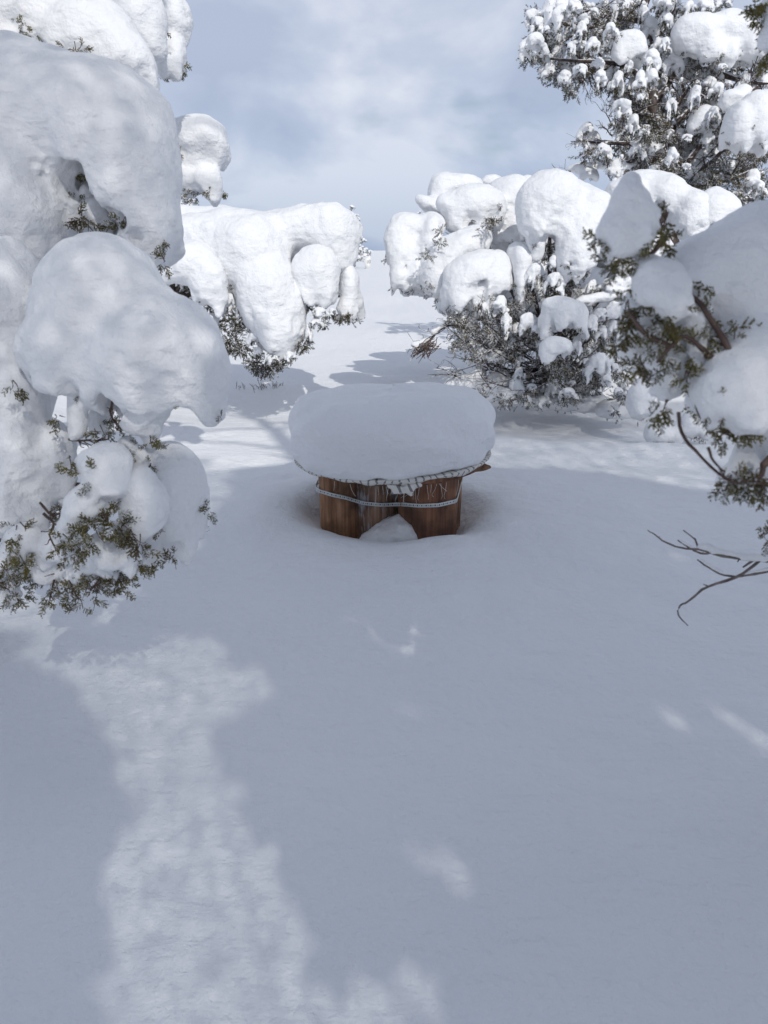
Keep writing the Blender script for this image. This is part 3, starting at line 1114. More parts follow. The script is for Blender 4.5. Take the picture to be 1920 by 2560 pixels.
ZZ = ZZ + smooth01(ZZ, .2, .35) * (0.020 * vnoise2(RR * np.cos(A) * 3.2 + 1, RR * np.sin(A) * 3.2, 55) + 0.007 * vnoise2(RR * np.cos(A) * 9, RR * np.sin(A) * 9, 56))
V = np.stack([(TX + RR * np.cos(A)).ravel(), (TY + RR * np.sin(A)).ravel(), (TOPZ + 0.014 + ZZ).ravel()], 1)
a_, b_ = np.meshgrid(np.arange(na), np.arange(nt_ - 1), indexing='ij')
q0 = (a_ * nt_ + b_).ravel(); q1 = (((a_ + 1) % na) * nt_ + b_).ravel()
F = np.stack([q0, q1, q1 + 1, q0 + 1], 1)
capo = add('snow_mound', mesh_np('snow_mound', V - np.array([TX, TY, TOPZ + .04]), F, M_SNOW_N))
capo.location = (TX, TY, TOPZ + .04)
tag(capo, 'thick round cushion of snow lying on the log table', 'snow mound')

# drift pressed between the logs
prims = [E(K7, 790, 1130, 140, 90, 4.27), E(K7, 840, 1070, 90, 70, 4.30), C(K7, 870, 1120, 880, 1015, 70, 26, 4.28), C(K7, 900, 1120, 960, 1180, 60, 50, 4.22), E(K7, 700, 1180, 120, 70, 4.25)]
V, F = pieces(*sdf_mesh(prims, 0.007, k=0.09, amp=0.010, cell=0.07, finger=0, seed=4))[0]
dr = add('snow_drift', mesh_np('snow_drift', V, F, M_SNOW_N))
tag(dr, 'small heap of snow wedged between the front logs of the table', 'snow drift')

# ================================================================== A: near juniper, left
TA = Tree('big snow-buried juniper filling the left edge of the picture', (-1.75, 2.6, 0), True)
TA.trunk([(-1.75, 2.6, -0.4), (-1.72, 2.6, 0.6), (-1.66, 2.65, 1.5), (-1.6, 2.75, 2.4), (-1.55, 2.8, 3.2)], 0.13, 0.05)
for (x, y, t) in [(300, 700, 2.2), (900, 1300, 2.2), (1250, 950, 3.7)]:
    p = K1.at(x, y, t)
    z0 = max(0.5, p[2] - 0.5)
    q_ = np.array([-1.65, 2.65, z0])
    TA.limb([q_, q_ * .6 + p * .4 + np.array([0, 0, .12]), q_ * .2 + p * .8 + np.array([0, .06, .02]), p + np.array([0, .1, 0])], 0.022, 0.008)
for (x, y, t) in [(500, 700, 1.95), (900, 900, 1.95), (200, 1300, 2.0), (560, 1500, 1.9), (950, 1600, 2.05)]:
    p = K2.at(x, y, t)
    q_ = np.array([-1.7, 2.6, max(0.35, p[2] - 0.3)])
    TA.limb([q_, q_ * .6 + p * .4 + np.array([0, 0, .1]), q_ * .2 + p * .8 + np.array([0, .06, .02]), p + np.array([0, .08, 0])], 0.020, 0.007)
HN = 0.0075
t = 2.15
TA.clump([E(K1, 100, 740, 420, 440, t), E(K1, 420, 790, 420, 420, t), E(K1, 690, 900, 420, 430, t), E(K1, 130, 1330, 300, 400, t), E(K1, 880, 1200, 255, 380, t), E(K1, 985, 1520, 130, 190, t),
          E(K1, 690, 1180, 110, 170, t + .05), E(K1, 650, 1400, 120, 120, t + .1), E(K1, -300, 700, 420, 400, t), E(K1, 560, 1120, 45, 55, t, dd=-.04)],
         HN, 36, 'huge arching cushion of snow with a dark hollow', k=0.085, amp=0.017, cell=0.17, finger=0.034, fcell=0.10, fine=0.0019,
         cuts=[(K1.at(500, 1130, t - .10), 0.036), (K1.at(470, 1230, t - .10), 0.056), (K1.at(520, 1350, t - .10), 0.066), (K1.at(610, 1470, t - .1), .060), (K1.at(740, 1450, t - .1), .036), (K1.at(850, 1540, t - .1), .030)])
TA.clump([E(K1, 620, 1400, 75, 110, t + .02), E(K1, 680, 1480, 80, 70, t + .03), E(K1, 560, 1270, 38, 60, t + .02)], 0.007, 16, None, k=.02, amp=.010, cell=.06, finger=.02, fcell=.05, fine=.0016)
TA.clump([E(K1, 430, 1420, 90, 110, t + .10), E(K1, 480, 1530, 110, 70, t + .10)], 0.008, 10, None, k=.03, amp=.010, cell=.06, finger=.02, fcell=.05)
t = 1.95
TA.clump([E(K2, 560, 420, 350, 350, t), E(K2, 450, 700, 330, 310, t), E(K2, 870, 760, 380, 390, t), E(K2, 1040, 900, 225, 215, t), C(K2, 430, 900, 430, 1140, 90, 60, t), E(K2, 760, 1010, 130, 150, t),
          E(K2, 230, 800, 110, 180, t), C(K2, 880, 1080, 850, 1170, 50, 28, t)],
         HN, 30, 'great domed lump of snow bulging towards the clearing', k=0.05, amp=0.014, cell=0.15, finger=0.030, fcell=0.09, fine=0.0019, under=.78, rima=.20,
         cuts=[(K2.at(575, 1050, t - .1), 0.045)])
t = 2.05
TA.clump([E(K2, 30, 420, 260, 330, t), E(K2, 60, 900, 220, 320, t), E(K2, 130, 1300, 180, 290, t), E(K2, 60, 1540, 170, 220, t), C(K2, 225, 1450, 225, 1780, 72, 34, t), E(K2, -150, 800, 250, 600, t), E(K2, 300, 1180, 70, 70, t), E(K2, 310, 1330, 80, 110, t)],
         HN, 36, None, k=0.04, amp=0.016, cell=0.11, finger=0.034, fcell=0.08, fine=0.0019)
t = 1.86
TA.clump([E(K2, 565, 1320, 155, 125, t), E(K2, 600, 1470, 135, 130, t), E(K2, 470, 1590, 130, 140, t, 20), E(K2, 400, 1680, 70, 70, t)], 0.007, 30, None, k=0.03, amp=0.012, cell=0.08, finger=0.024, fcell=0.06, under=.7, rima=.3, fine=0.0017)
t = 1.93
TA.clump([E(K2, 790, 1510, 120, 190, t), E(K2, 800, 1660, 90, 110, t), E(K2, 730, 1600, 60, 90, t)], 0.007, 24, None, k=0.03, amp=0.011, cell=0.08, finger=0.024, fcell=0.06, under=.7, rima=.3, fine=0.0017)
t = 2.1
TA.clump([E(K2, 930, 1530, 215, 320, t), E(K2, 960, 1780, 120, 130, t), E(K2, 850, 1820, 70, 70, t), C(K2, 1000, 1800, 1010, 1880, 60, 30, t)], 0.0075, 30, 'smooth shaded snow lump lowest towards the table', k=0.04, amp=0.010, cell=0.1, finger=0.022, fcell=0.07, under=.8, rima=.2, fine=0.0017)
for (x, y, rx, ry, tt) in [(640, 1800, 140, 165, 1.97), (330, 1800, 110, 120, 1.95), (520, 1890, 120, 90, 1.98), (160, 1780, 120, 130, 1.95), (440, 1890, 80, 65, 1.98), (250, 1870, 80, 115, 1.98), (60, 1850, 95, 85, 1.96), (40, 2010, 60, 75, 2.0), (700, 1230, 50, 60, 1.98), (560, 1080, 60, 90, 2.08), (770, 1290, 55, 60, 2.0), (340, 1460, 60, 80, 2.1)]:
    TA.clump([E(K2, x, y, rx, ry, tt), E(K2, x + rx * .5, y + ry * .5, rx * .5, ry * .5, tt), E(K2, x - rx * .5, y + ry * .3, rx * .5, ry * .6, tt)], 0.007, 16, None, k=0.025, amp=0.010, cell=0.06, finger=0.022, fcell=0.05, under=.6, rima=.35)
t = 2.8
TA.clump([E(K1, 600, 230, 310, 210, t), E(K1, 800, 420, 225, 240, t), E(K1, 300, 80, 210, 220, t), E(K1, 80, 80, 200, 170, t), E(K1, 130, 310, 220, 90, t), E(K1, -200, 150, 260, 260, t), E(K1, 420, 300, 110, 90, t, dd=-.05)],
         0.011, 30, 'bright snow lump at the top left corner', k=0.05, amp=0.018, cell=0.16, finger=0.035, fcell=0.1, fine=0.0017,
         cuts=[(K1.at(130, 200, t - .17), 0.04)])
t = 3.05
TA.clump([E(K1, 920, 110, 150, 190, t), E(K1, 1010, 250, 70, 120, t), E(K1, 760, -30, 200, 120, t)], 0.011, 14, None, k=0.05, amp=0.008, cell=0.14, finger=0.02, fcell=0.1)
TA.clump([E(K1, 1150, 130, 88, 150, 3.25), E(K1, 1130, 320, 60, 90, 3.25), E(K1, 1155, 400, 45, 120, 3.25), E(K1, 1060, 430, 50, 75, 3.2), E(K1, 1080, -30, 90, 80, 3.2)], 0.011, 22, None, k=0.03, amp=0.008, cell=0.1, finger=0.03, fcell=0.07)
t = 3.6
TA.clump([E(K1, 1290, 900, 190, 150, t), E(K1, 1395, 970, 95, 115, t), E(K1, 1190, 1050, 62, 65, t), E(K1, 1280, 1040, 62, 70, t), E(K1, 1220, 1190, 75, 95, t), E(K1, 1325, 1190, 85, 105, t), E(K1, 1395, 1190, 45, 100, t), E(K1, 1120, 930, 90, 120, t)],
         0.012, 60, 'round ball of snow on a branch end against the sky', k=0.028, amp=0.012, cell=0.1, finger=0.04, fcell=0.08)
SZ = 0.031
for (x, y, r, n, tt) in [(400, 1780, 95, 20, 1.80), (500, 1710, 95, 20, 1.80), (600, 1650, 70, 12, 1.80), (680, 1700, 60, 10, 1.86), (770, 1770, 55, 8, 1.88), (750, 1900, 50, 9, 1.95), (870, 1900, 40, 5, 2.0), (960, 1860, 40, 5, 2.0),
                         (100, 1740, 90, 12, 1.9), (130, 1880, 70, 8, 1.9), (20, 1930, 60, 8, 1.9), (40, 2060, 60, 6, 1.95), (275, 2080, 60, 11, 1.95), (470, 1960, 100, 14, 1.95), (500, 2060, 110, 20, 1.97), (560, 2010, 60, 8, 1.96), (660, 2010, 50, 9, 1.97),
                         (840, 1200, 40, 6, 1.9), (830, 1340, 30, 4, 1.95), (390, 1320, 45, 5, 1.82), (490, 1390, 55, 7, 1.80), (80, 900, 40, 4, 1.85), (1230, 1050, 25, 2, 1.9), (320, 1080, 30, 3, 1.9), (540, 1150, 50, 6, 1.95), (640, 1080, 50, 6, 1.97), (210, 1960, 50, 5, 1.98)]:
    TA.tuft(K2.at(x, y, tt), K2.size(r, tt) * .85, int(n * 1.15), SZ, squash=.8)
for (x, y, r, n, tt) in [(150, 200, 70, 10, 2.7), (110, 120, 50, 6, 2.72), (440, 375, 80, 14, 2.62), (510, 330, 40, 5, 2.62), (340, 325, 40, 4, 2.65), (490, 1140, 60, 22, 2.20), (470, 1240, 70, 26, 2.20), (510, 1330, 60, 20, 2.18), (540, 1420, 50, 14, 2.14), (760, 1450, 45, 10, 2.12), (540, 1480, 90, 12, 2.15), (640, 1500, 50, 6, 2.1), (810, 1420, 50, 9, 2.1), (850, 1540, 50, 8, 2.12), (1060, 1690, 35, 4, 2.05)]:
    TA.tuft(K1.at(x, y, tt), K1.size(r, tt), n, SZ, squash=.8)
for pts, tt in [([(220, 1540), (290, 1610), (340, 1600)], 1.86), ([(240, 1600), (300, 1660), (270, 1720), (310, 1800)], 1.86), ([(330, 1860), (305, 1960), (275, 2080)], 1.96), ([(375, 1920), (400, 2000), (420, 2060)], 1.96), ([(545, 1770), (585, 1860), (550, 1960), (500, 2030)], 1.96), ([(380, 1190), (450, 1200), (600, 1190)], 1.95), ([(640, 960), (610, 1040), (650, 1120)], 1.93)]:
    TA.twig([K2.at(x, y, tt) for x, y in pts], 0.0042, 0.0020, fan=6, flen=0.035)
TA.finish()

# ================================================================== B: juniper behind it, left of the gap
TB = Tree('low snow-draped juniper left of the gap, beyond the table', (-2.5, 7.6, 0), False)
TB.trunk([(-2.5, 7.6, -0.4), (-2.45, 7.5, 0.4), (-2.2, 7.4, 1.0), (-1.9, 7.3, 1.35)], 0.12, 0.05)
for (x, y, t) in [(700, 500, 7.1), (1150, 400, 7.1), (900, 900, 7.0), (350, 600, 6.9), (1200, 750, 7.0), (1420, 800, 7.2)]:
    p = K3.at(x, y, t)
    q_ = np.array([-2.1, 7.4, 1.0])
    TB.limb([q_, q_ * .6 + p * .4 + np.array([0, 0, .05]), p], 0.04, 0.012)
HM = 0.021
t = 7.0
kw = dict(k=0.08, amp=0.020, cell=0.28, finger=0.04, fcell=0.16)
TB.clump([E(K3, 420, 225, 290, 62, 7.7), E(K3, 150, 230, 200, 80, 7.7)], HM, 0, None, k=.08, amp=.02, cell=.3, finger=.02, fcell=.2)
TB.clump([E(K3, 560, 360, 430, 175, t), E(K3, 1130, 320, 330, 160, t), E(K3, 1290, 370, 180, 205, t), E(K3, 1370, 540, 80, 115, t), E(K3, 250, 400, 210, 140, t),
          E(K3, 700, 500, 260, 270, t - .12), E(K3, 830, 800, 235, 280, t - .12), E(K3, 900, 1030, 172, 225, t - .1), E(K3, 560, 560, 150, 190, t - .08), E(K3, 1000, 950, 85, 180, t - .1)],
         0.019, 70, 'broad sunlit slab of snow with a long tongue hanging down', cuts=[(K3.at(935, 512, t - .35), 0.03)], k=0.13, amp=0.026, cell=0.26, finger=0.05, fcell=0.15, fine=.005)
TB.clump([E(K3, 1180, 620, 165, 180, t - .13), E(K3, 1210, 780, 128, 105, t - .13), E(K3, 1080, 690, 110, 150, t - .13)], 0.019, 40, None, k=0.07, amp=0.02, cell=0.2, finger=0.05, fcell=0.12, fine=.005)
TB.clump([E(K3, 1410, 760, 80, 190, t + .1), E(K3, 1470, 860, 45, 110, t + .15), E(K3, 1390, 890, 70, 90, t + .05)], HM, 40, None, k=.05, amp=.02, cell=.2, finger=.05, fcell=.1, fine=.005)
TB.clump([E(K3, 280, 560, 190, 150, t - .3), E(K3, 400, 690, 130, 170, t - .3), C(K3, 485, 800, 470, 940, 48, 18, t - .3), E(K3, 190, 640, 120, 70, t - .3), C(K3, 330, 740, 320, 830, 40, 20, t - .3)], HM, 50, None, k=.06, amp=.02, cell=.2, finger=.04, fcell=.12, fine=.005)
for (x, y, rx, ry, dd) in [(300, 480, 260, 150, .9), (700, 450, 260, 160, .9), (1080, 480, 240, 150, .8), (500, 720, 260, 150, .8), (900, 760, 220, 150, .8), (1200, 640, 180, 120, .8)]:      # far side
    TB.clump([E(K3, x, y, rx, ry, t + dd), E(K3, x + rx * .5, y + 40, rx * .6, ry * .8, t + dd), E(K3, x - rx * .5, y + 50, rx * .6, ry * .8, t + dd + .1)], 0.045, 20, None, k=.08, amp=.03, cell=.25, finger=.06, fcell=.15, fine=.005, under=.6)
for (x, y, rx, ry) in [(1200, 930, 90, 50), (1180, 990, 85, 42), (1120, 1080, 32, 75), (1290, 920, 70, 35), (430, 1010, 55, 85), (720, 1110, 55, 45), (760, 1210, 60, 42), (985, 1235, 45, 38), (555, 870, 40, 95), (870, 1260, 45, 45), (650, 900, 50, 60), (230, 720, 60, 40), (150, 690, 50, 40)]:
    small_clump(TB, K3.at(x, y, t - .15), K3.size(rx, t), K3.size((rx + ry) / 2, t), K3.size(ry, t), 20, 0.042)
SZM = 0.044
for (x, y, r, n) in [(560, 960, 70, 26), (640, 980, 80, 30), (740, 1030, 45, 14), (560, 1120, 75, 40), (600, 1040, 60, 30), (640, 1190, 75, 40), (720, 1280, 45, 22), (820, 1310, 85, 60), (900, 1290, 55, 24), (760, 1330, 45, 20), (1075, 1165, 45, 26), (1120, 890, 22, 8), (1350, 960, 40, 16), (1300, 950, 30, 8), (1400, 960, 30, 10), (280, 740, 50, 14), (370, 820, 45, 16), (420, 900, 50, 18), (560, 720, 40, 10), (190, 660, 50, 10), (480, 1010, 50, 20), (540, 1180, 50, 22), (590, 760, 30, 10), (1240, 1010, 30, 8)]:
    TB.tuft(K3.at(x, y, t - .1), K3.size(r, t) * .85, int(n * 2.8), SZM, squash=.8)
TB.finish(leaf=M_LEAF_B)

# ================================================================== C: bush right of the gap
TC = Tree('wide snow-heaped juniper bush right of the gap, with bare twigs low down', (2.3, 7.4, -0.1), False)
t = 7.1
root = K4.at(1180, 1500, 7.45)
TC.trunk([(root[0] + .25, root[1] + 1.0, -0.5), root + np.array([.2, .9, .1]), K4.at(1230, 1200, 7.9), K4.at(1200, 800, 7.6), K4.at(1250, 400, 7.3)], 0.05, 0.025)
for (x, y, dd) in [(200, 520, 0), (400, 650, 0), (640, 400, .1), (900, 350, .2), (1150, 300, -.3), (1400, 450, -.4), (640, 820, -.3), (1000, 750, -.3), (1270, 1000, -.4), (1500, 940, -.2), (1480, 1400, -.2), (650, 1500, -.1), (900, 1520, -.2), (1750, 500, -.2), (1850, 700, -.2)]:
    p = K4.at(x, y, t + dd)
    TC.limb([root + np.array([.1, .1, .25]), root * .62 + p * .38 + np.array([0, 0, .10]), root * .25 + p * .75 + np.array([0, 0, .08]), p], 0.035, 0.009)
kw = dict(k=0.07, amp=0.024, cell=0.22, finger=0.07, fcell=0.13)
HC = 0.019
TC.clump([E(K4, 180, 500, 129, 110, t), E(K4, 165, 620, 103, 143, t), E(K4, 260, 440, 134, 82, t, -15), E(K4, 150, 800, 54, 127, t), E(K4, 260, 800, 74, 132, t), E(K4, 290, 620, 50, 105, t), E(K4, 370, 480, 69, 121, t - .1), E(K4, 350, 580, 45, 77, t - .1), E(K4, 395, 430, 67, 66, t - .05), E(K4, 560, 590, 213, 116, t - .15, -30 * -1), E(K4, 450, 700, 129, 127, t - .15), E(K4, 400, 810, 87, 121, t - .15), E(K4, 650, 540, 112, 88, t - .1)], HC, 110, 'sunlit snow lumps at the left tip, above the gap', k=.085, amp=.022, cell=.2, finger=.06, fcell=.12, fine=.005, under=.75, rima=.3, cuts=[(K4.at(235, 670, t - .25), 0.04), (K4.at(425, 500, t - .25), 0.035)])
TC.clump([E(K4, 440, 220, 95, 121, t + .5), E(K4, 540, 170, 168, 68, t + .5), E(K4, 400, 330, 157, 66, t + .4, -30), E(K4, 780, 150, 67, 50, t + .7), E(K4, 1010, 150, 90, 44, t + .7), E(K4, 670, 300, 190, 121, t), E(K4, 545, 420, 78, 105, t), E(K4, 770, 360, 78, 105, t), E(K4, 520, 330, 123, 66, t, -35), E(K4, 700, 430, 45, 66, t - .05), E(K4, 900, 270, 179, 154, t + .3), E(K4, 890, 450, 123, 143, t + .3), E(K4, 840, 560, 123, 44, t + .2)], HC, 110, 'rounded snow lumps along the top, arching over a dark hole', k=.09, amp=.022, cell=.22, finger=.06, fcell=.12, fine=.005, under=.75, rima=.3, cuts=[(K4.at(765, 460, t - .3), 0.05)])
TC.clump([E(K4, 1160, 270, 224, 193, t - .6), E(K4, 1080, 410, 140, 182, t - .6), E(K4, 1240, 390, 123, 143, t - .6), E(K4, 1340, 280, 146, 121, t - .5), C(K4, 1100, 500, 1105, 610, 45, 20, t - .6), C(K4, 1040, 480, 1045, 560, 40, 20, t - .6), E(K4, 1215, 450, 67, 77, t - .65), E(K4, 1460, 320, 134, 121, t - .65), E(K4, 1370, 480, 140, 154, t - .65), E(K4, 1320, 640, 112, 165, t - .65), E(K4, 1400, 640, 84, 154, t - .65), E(K4, 1340, 770, 67, 66, t - .65)], HC, 110, 'biggest sunlit domes of snow on the bush', k=.09, amp=.024, cell=.22, finger=.07, fcell=.12, fine=.005, under=.7, rima=.35)
TC.clump([E(K4, 760, 700, 140, 99, t - .4), E(K4, 640, 780, 190, 154, t - .4), E(K4, 560, 900, 123, 154, t - .4), E(K4, 800, 830, 112, 132, t - .4)], HC, 80, 'greyish shaded snow lump in the middle of the bush', k=.07, amp=.02, cell=.2, finger=.07, fcell=.11, fine=.005, under=.6)
TC.clump([E(K4, 970, 690, 69, 121, t - .45), E(K4, 960, 860, 36, 121, t - .45), E(K4, 930, 620, 67, 77, t - .4)], HC, 30, None, k=.05, amp=.02, cell=.2, finger=.04, fcell=.1)
TC.clump([E(K4, 1270, 1040, 112, 132, t - .75), E(K4, 1350, 1060, 67, 121, t - .7), E(K4, 1130, 1120, 54, 121, t - .65), E(K4, 1200, 990, 101, 77, t - .7)], HC, 60, None, k=.05, amp=.02, cell=.18, finger=.05, fcell=.1, fine=.005, under=.6)
TC.clump([E(K4, 1190, 1260, 106, 82, t - .8), E(K4, 1150, 1310, 56, 66, t - .8)], HC, 40, None, k=.05, amp=.02, cell=.16, finger=.05, fcell=.09, under=.55)
TC.clump([E(K4, 600, 1510, 146, 72, 7.1), E(K4, 690, 1440, 47, 61, 7.1), E(K4, 680, 1540, 78, 66, 7.1)], HC, 14, None, k=.06, amp=.012, cell=.2, finger=.01, fcell=.1)
TC.clump([E(K4, 830, 1530, 106, 121, 7.1, 35), E(K4, 760, 1600, 67, 55, 7.1)], HC, 14, None, k=.06, amp=.012, cell=.2, finger=.01, fcell=.1)
# the far side of the bush
for (x, y, rx, ry, dd) in [(430, 640, 230, 140, .8), (760, 470, 230, 150, 1.0), (700, 820, 260, 150, .9), (1080, 480, 240, 180, 1.1), (1050, 850, 230, 170, 1.0), (1380, 560, 240, 180, .9), (1420, 880, 230, 160, .9), (1720, 640, 240, 200, 1.0), (1700, 960, 230, 160, .9), (1250, 1150, 230, 120, 1.0), (900, 1150, 200, 110, 1.1), (1600, 1200, 200, 120, 1.0), (640, 620, 200, 130, 1.7), (1000, 620, 230, 140, 1.9), (1400, 640, 230, 140, 1.9), (1800, 800, 230, 140, 1.8), (430, 760, 220, 120, 2.4), (760, 700, 230, 130, 2.7), (1050, 760, 230, 130, 2.9), (640, 900, 220, 120, 3.2), (330, 820, 160, 90, 1.6), (1350, 760, 230, 130, 2.9)]:
    TC.clump([E(K4, x, y, rx, ry, t + dd), E(K4, x + rx * .5, y + 40, rx * .6, ry * .8, t + dd), E(K4, x - rx * .5, y + 50, rx * .6, ry * .8, t + dd + .1)], 0.045, 20, None, k=.08, amp=.03, cell=.25, finger=.06, fcell=.15, fine=.005, under=.6)
# sunlit lumps seen behind the near cone on the right
TC.clump([E(K6, 560, 170, 200, 100, t - .3), E(K6, 420, 230, 130, 120, t - .4), E(K6, 860, 380, 130, 175, t - .5), E(K6, 700, 270, 150, 150, t - .4)], HC, 10, None, fine=.005, under=.6, **kw)
TC.clump([E(K6, 990, 380, 125, 185, t - .5), E(K6, 1090, 390, 90, 150, t - .5), E(K6, 900, 500, 90, 90, t - .5)], HC, 10, 'sunlit folded snow lumps at the right end', fine=.005, under=.6, **kw)
TC.clump([E(K6, 520, 1590, 85, 125, 6.2), E(K6, 560, 1500, 80, 80, 6.2)], HC, 20, None, k=.05, amp=.015, cell=.16, finger=.03, fcell=.1)
TC.clump([E(K6, 640, 1790, 75, 95, 6.1), E(K6, 760, 1800, 50, 90, 6.1)], HC, 8, None, k=.05, amp=.015, cell=.16, finger=.02, fcell=.1)
TC.clump([E(K6, 860, 1740, 72, 95, 6.1), E(K6, 960, 1800, 60, 50, 6.1)], HC, 24, None, k=.05, amp=.015, cell=.16, finger=.03, fcell=.1)
for (x, y, rx, ry, dd) in [(830, 980, 55, 60, -.5), (870, 1090, 35, 60, -.5), (1020, 1100, 80, 66, -.5), (1190, 840, 62, 70, -.6), (1190, 690, 36, 42, -.6), (1040, 790, 55, 80, -.55), (1450, 1090, 60, 45, -.6), (1500, 1040, 60, 40, -.6), (1480, 1420, 66, 105, -.6), (1550, 1370, 58, 66, -.5), (1420, 1420, 40, 60, -.5), (1600, 1010, 60, 55, -.5), (1590, 850, 85, 55, -.5), (1440, 860, 50, 50, -.4), (1290, 1570, 55, 40, -.5), (1620, 1560, 42, 32, -.6), (860, 1590, 62, 55, -.3), (940, 1530, 56, 58, -.3), (955, 1430, 50, 40, -.3), (1040, 1530, 30, 30, -.3), (1010, 1610, 34, 36, -.3), (1120, 1620, 60, 36, -.2), (800, 1320, 85, 42, -.2), (970, 1350, 30, 32, -.3), (620, 1120, 25, 30, -.3), (580, 1090, 30, 40, -.3), (650, 1230, 40, 30, -.2), (760, 1200, 30, 50, -.3), (700, 1280, 34, 44, -.25), (600, 1200, 30, 26, -.25), (540, 1090, 40, 22, -.25), (910, 1230, 30, 36, -.3), (880, 1180, 26, 40, -.3), (1240, 1420, 36, 28, -.4), (1340, 1250, 40, 60, -.6), (1410, 1290, 26, 26, -.5), (1500, 1180, 40, 60, -.5), (1580, 1140, 36, 60, -.5), (1530, 1250, 40, 50, -.4), (1400, 1360, 34, 30, -.5), (1640, 1240, 40, 70, -.4), (1660, 1400, 40, 60, -.4), (1300, 1500, 40, 26, -.4), (1150, 1380, 26, 30, -.4), (1090, 1250, 24, 36, -.4), (1380, 1190, 24, 34, -.6), (1430, 1140, 24, 34, -.6), (730, 1000, 36, 46, -.45), (690, 960, 30, 36, -.45)]:
    small_clump(TC, K4.at(x, y, t + dd), K4.size(rx, t) * 1.15, K4.size((rx + ry) / 2, t), K4.size(ry, t) * 1.15, 22, 0.042)
# snow lying along two branches
TC.clump([C(K4, 1360, 950, 1600, 900, 30, 34, t - .5), C(K4, 1600, 900, 1660, 840, 34, 60, t - .5)], 0.016, 10, None, k=.03, amp=.015, cell=.08, finger=.02, fcell=.06)
TC.clump([C(K4, 1400, 1080, 1660, 990, 26, 44, t - .55)], 0.016, 10, None, k=.03, amp=.015, cell=.08, finger=.02, fcell=.06)
for (x, y, r, n) in [(760, 440, 45, 24), (790, 400, 30, 10), (1090, 620, 70, 40), (1020, 600, 40, 16), (1180, 580, 55, 30), (1240, 500, 40, 16), (1300, 560, 50, 20), (1000, 880, 60, 34), (1030, 930, 50, 24), (1220, 880, 80, 46), (1290, 860, 55, 26), (1140, 900, 60, 30), (1100, 800, 40, 20), (880, 1000, 55, 26), (930, 980, 50, 24), (480, 1060, 40, 14), (550, 1070, 60, 26), (700, 1000, 45, 18), (620, 1100, 60, 22), (560, 1180, 70, 40), (530, 1250, 45, 26), (620, 1280, 65, 36), (690, 1330, 40, 16), (700, 1150, 60, 26), (800, 1180, 65, 30), (900, 1300, 80, 36), (1000, 1230, 75, 36), (1040, 1150, 55, 30), (1080, 1330, 60, 20), (1250, 1380, 90, 60), (1320, 1280, 65, 36), (1220, 1450, 75, 46), (1340, 1440, 65, 34), (1170, 1370, 45, 22), (860, 1610, 50, 22), (1000, 1600, 40, 14), (1260, 1600, 65, 36), (1340, 1590, 40, 18), (700, 1570, 40, 18), (1640, 1600, 45, 20), (1600, 1690, 25, 10), (1380, 760, 40, 14), (1260, 800, 40, 16), (1300, 800, 40, 20), (340, 640, 40, 16), (420, 560, 30, 8), (430, 470, 40, 10), (1500, 1500, 60, 26), (1420, 1500, 50, 22), (1440, 900, 60, 20), (1480, 1160, 60, 26), (1560, 1200, 60, 30), (1620, 1330, 60, 30), (1450, 1300, 60, 30), (1560, 1450, 60, 26)]:
    TC.tuft(K4.at(x, y, t - .45), K4.size(r, t) * .85, int(n * 1.8), SZM, squash=.8)
# boughs pressed into the snow at its foot
for (x, y, rx, ry, tt) in [(1010, 1610, 130, 50, 7.2), (1230, 1620, 150, 50, 7.2), (1440, 1630, 140, 55, 7.1), (1620, 1660, 140, 60, 6.9), (760, 1600, 130, 50, 7.3), (1130, 1560, 90, 45, 7.6), (1350, 1560, 110, 50, 7.6)]:
    TC.clump([E(K4, x, y, rx, ry, tt), E(K4, x + rx * .5, y + 10, rx * .5, ry * .8, tt), E(K4, x - rx * .5, y + 12, rx * .5, ry * .7, tt)], 0.022, 12, None, k=.06, amp=.02, cell=.15, finger=.02, fcell=.1, fine=.004)
    for q_ in range(3):
        TC.tuft(K4.at(x + rng.normal(0, rx * .5), y - ry * .6, tt + .05), K4.size(50, t), 22, SZM, squash=.8)
# the shaded inside of the bush
for i in range(95):
    x, y = rng.uniform(520, 1700), rng.uniform(960, 1520)
    if y > 1250 and x < 760:
        continue
    TC.tuft(K4.at(x, y, t + rng.uniform(-.15, .7)), K4.size(60, t), 24, SZM * 1.05, squash=.8, twigs=1)
for i in range(80):
    x, y = rng.uniform(560, 1720), rng.uniform(960, 1560)
    if y > 1250 and x < 800:
        continue
    rr = rng.uniform(22, 58)
    small_clump(TC, K4.at(x, y, t + rng.uniform(-.35, .6)), K4.size(rr, t), K4.size(rr, t), K4.size(rr * rng.uniform(.7, 1.3), t), 14, 0.042)
# many thin dark stems sweeping out of the heart of the bush
for (x, y) in [(480, 1120), (400, 1390), (480, 1430), (560, 1330), (560, 1100), (740, 1480), (700, 1440), (860, 1150), (800, 1080), (700, 1060), (620, 1180), (1000, 1000), (900, 1000), (1100, 1050), (760, 1260), (660, 1340), (1300, 950), (1380, 1100), (1450, 1100), (1550, 1050), (1560, 1180), (1600, 1250), (1500, 1330), (820, 1440), (1000, 1420), (950, 1500), (1450, 1500), (1590, 1440)]:
    for rep in range(2):
        p = K4.at(x + rng.normal(0, 35 * rep), y + rng.normal(0, 30 * rep), t - rng.uniform(.0, .5))
        a = root + rng.normal(0, .06, 3) + np.array([0, 0, rng.uniform(.0, .45)])
        mid = a * .5 + p * .5 + np.array([0, 0, -0.10]) + rng.normal(0, .06, 3)
        TC.twig([a, mid, p], 0.012, 0.0034, fan=11, flen=0.20)
p0, p1, p2, p3 = [K4.at(x, y, t - .3) for x, y in [(700, 1120), (480, 1110), (370, 1190), (270, 1270)]]
TC.twig([p0, p1, p2, p3], 0.012, 0.005, fan=16, flen=0.16)
V = []
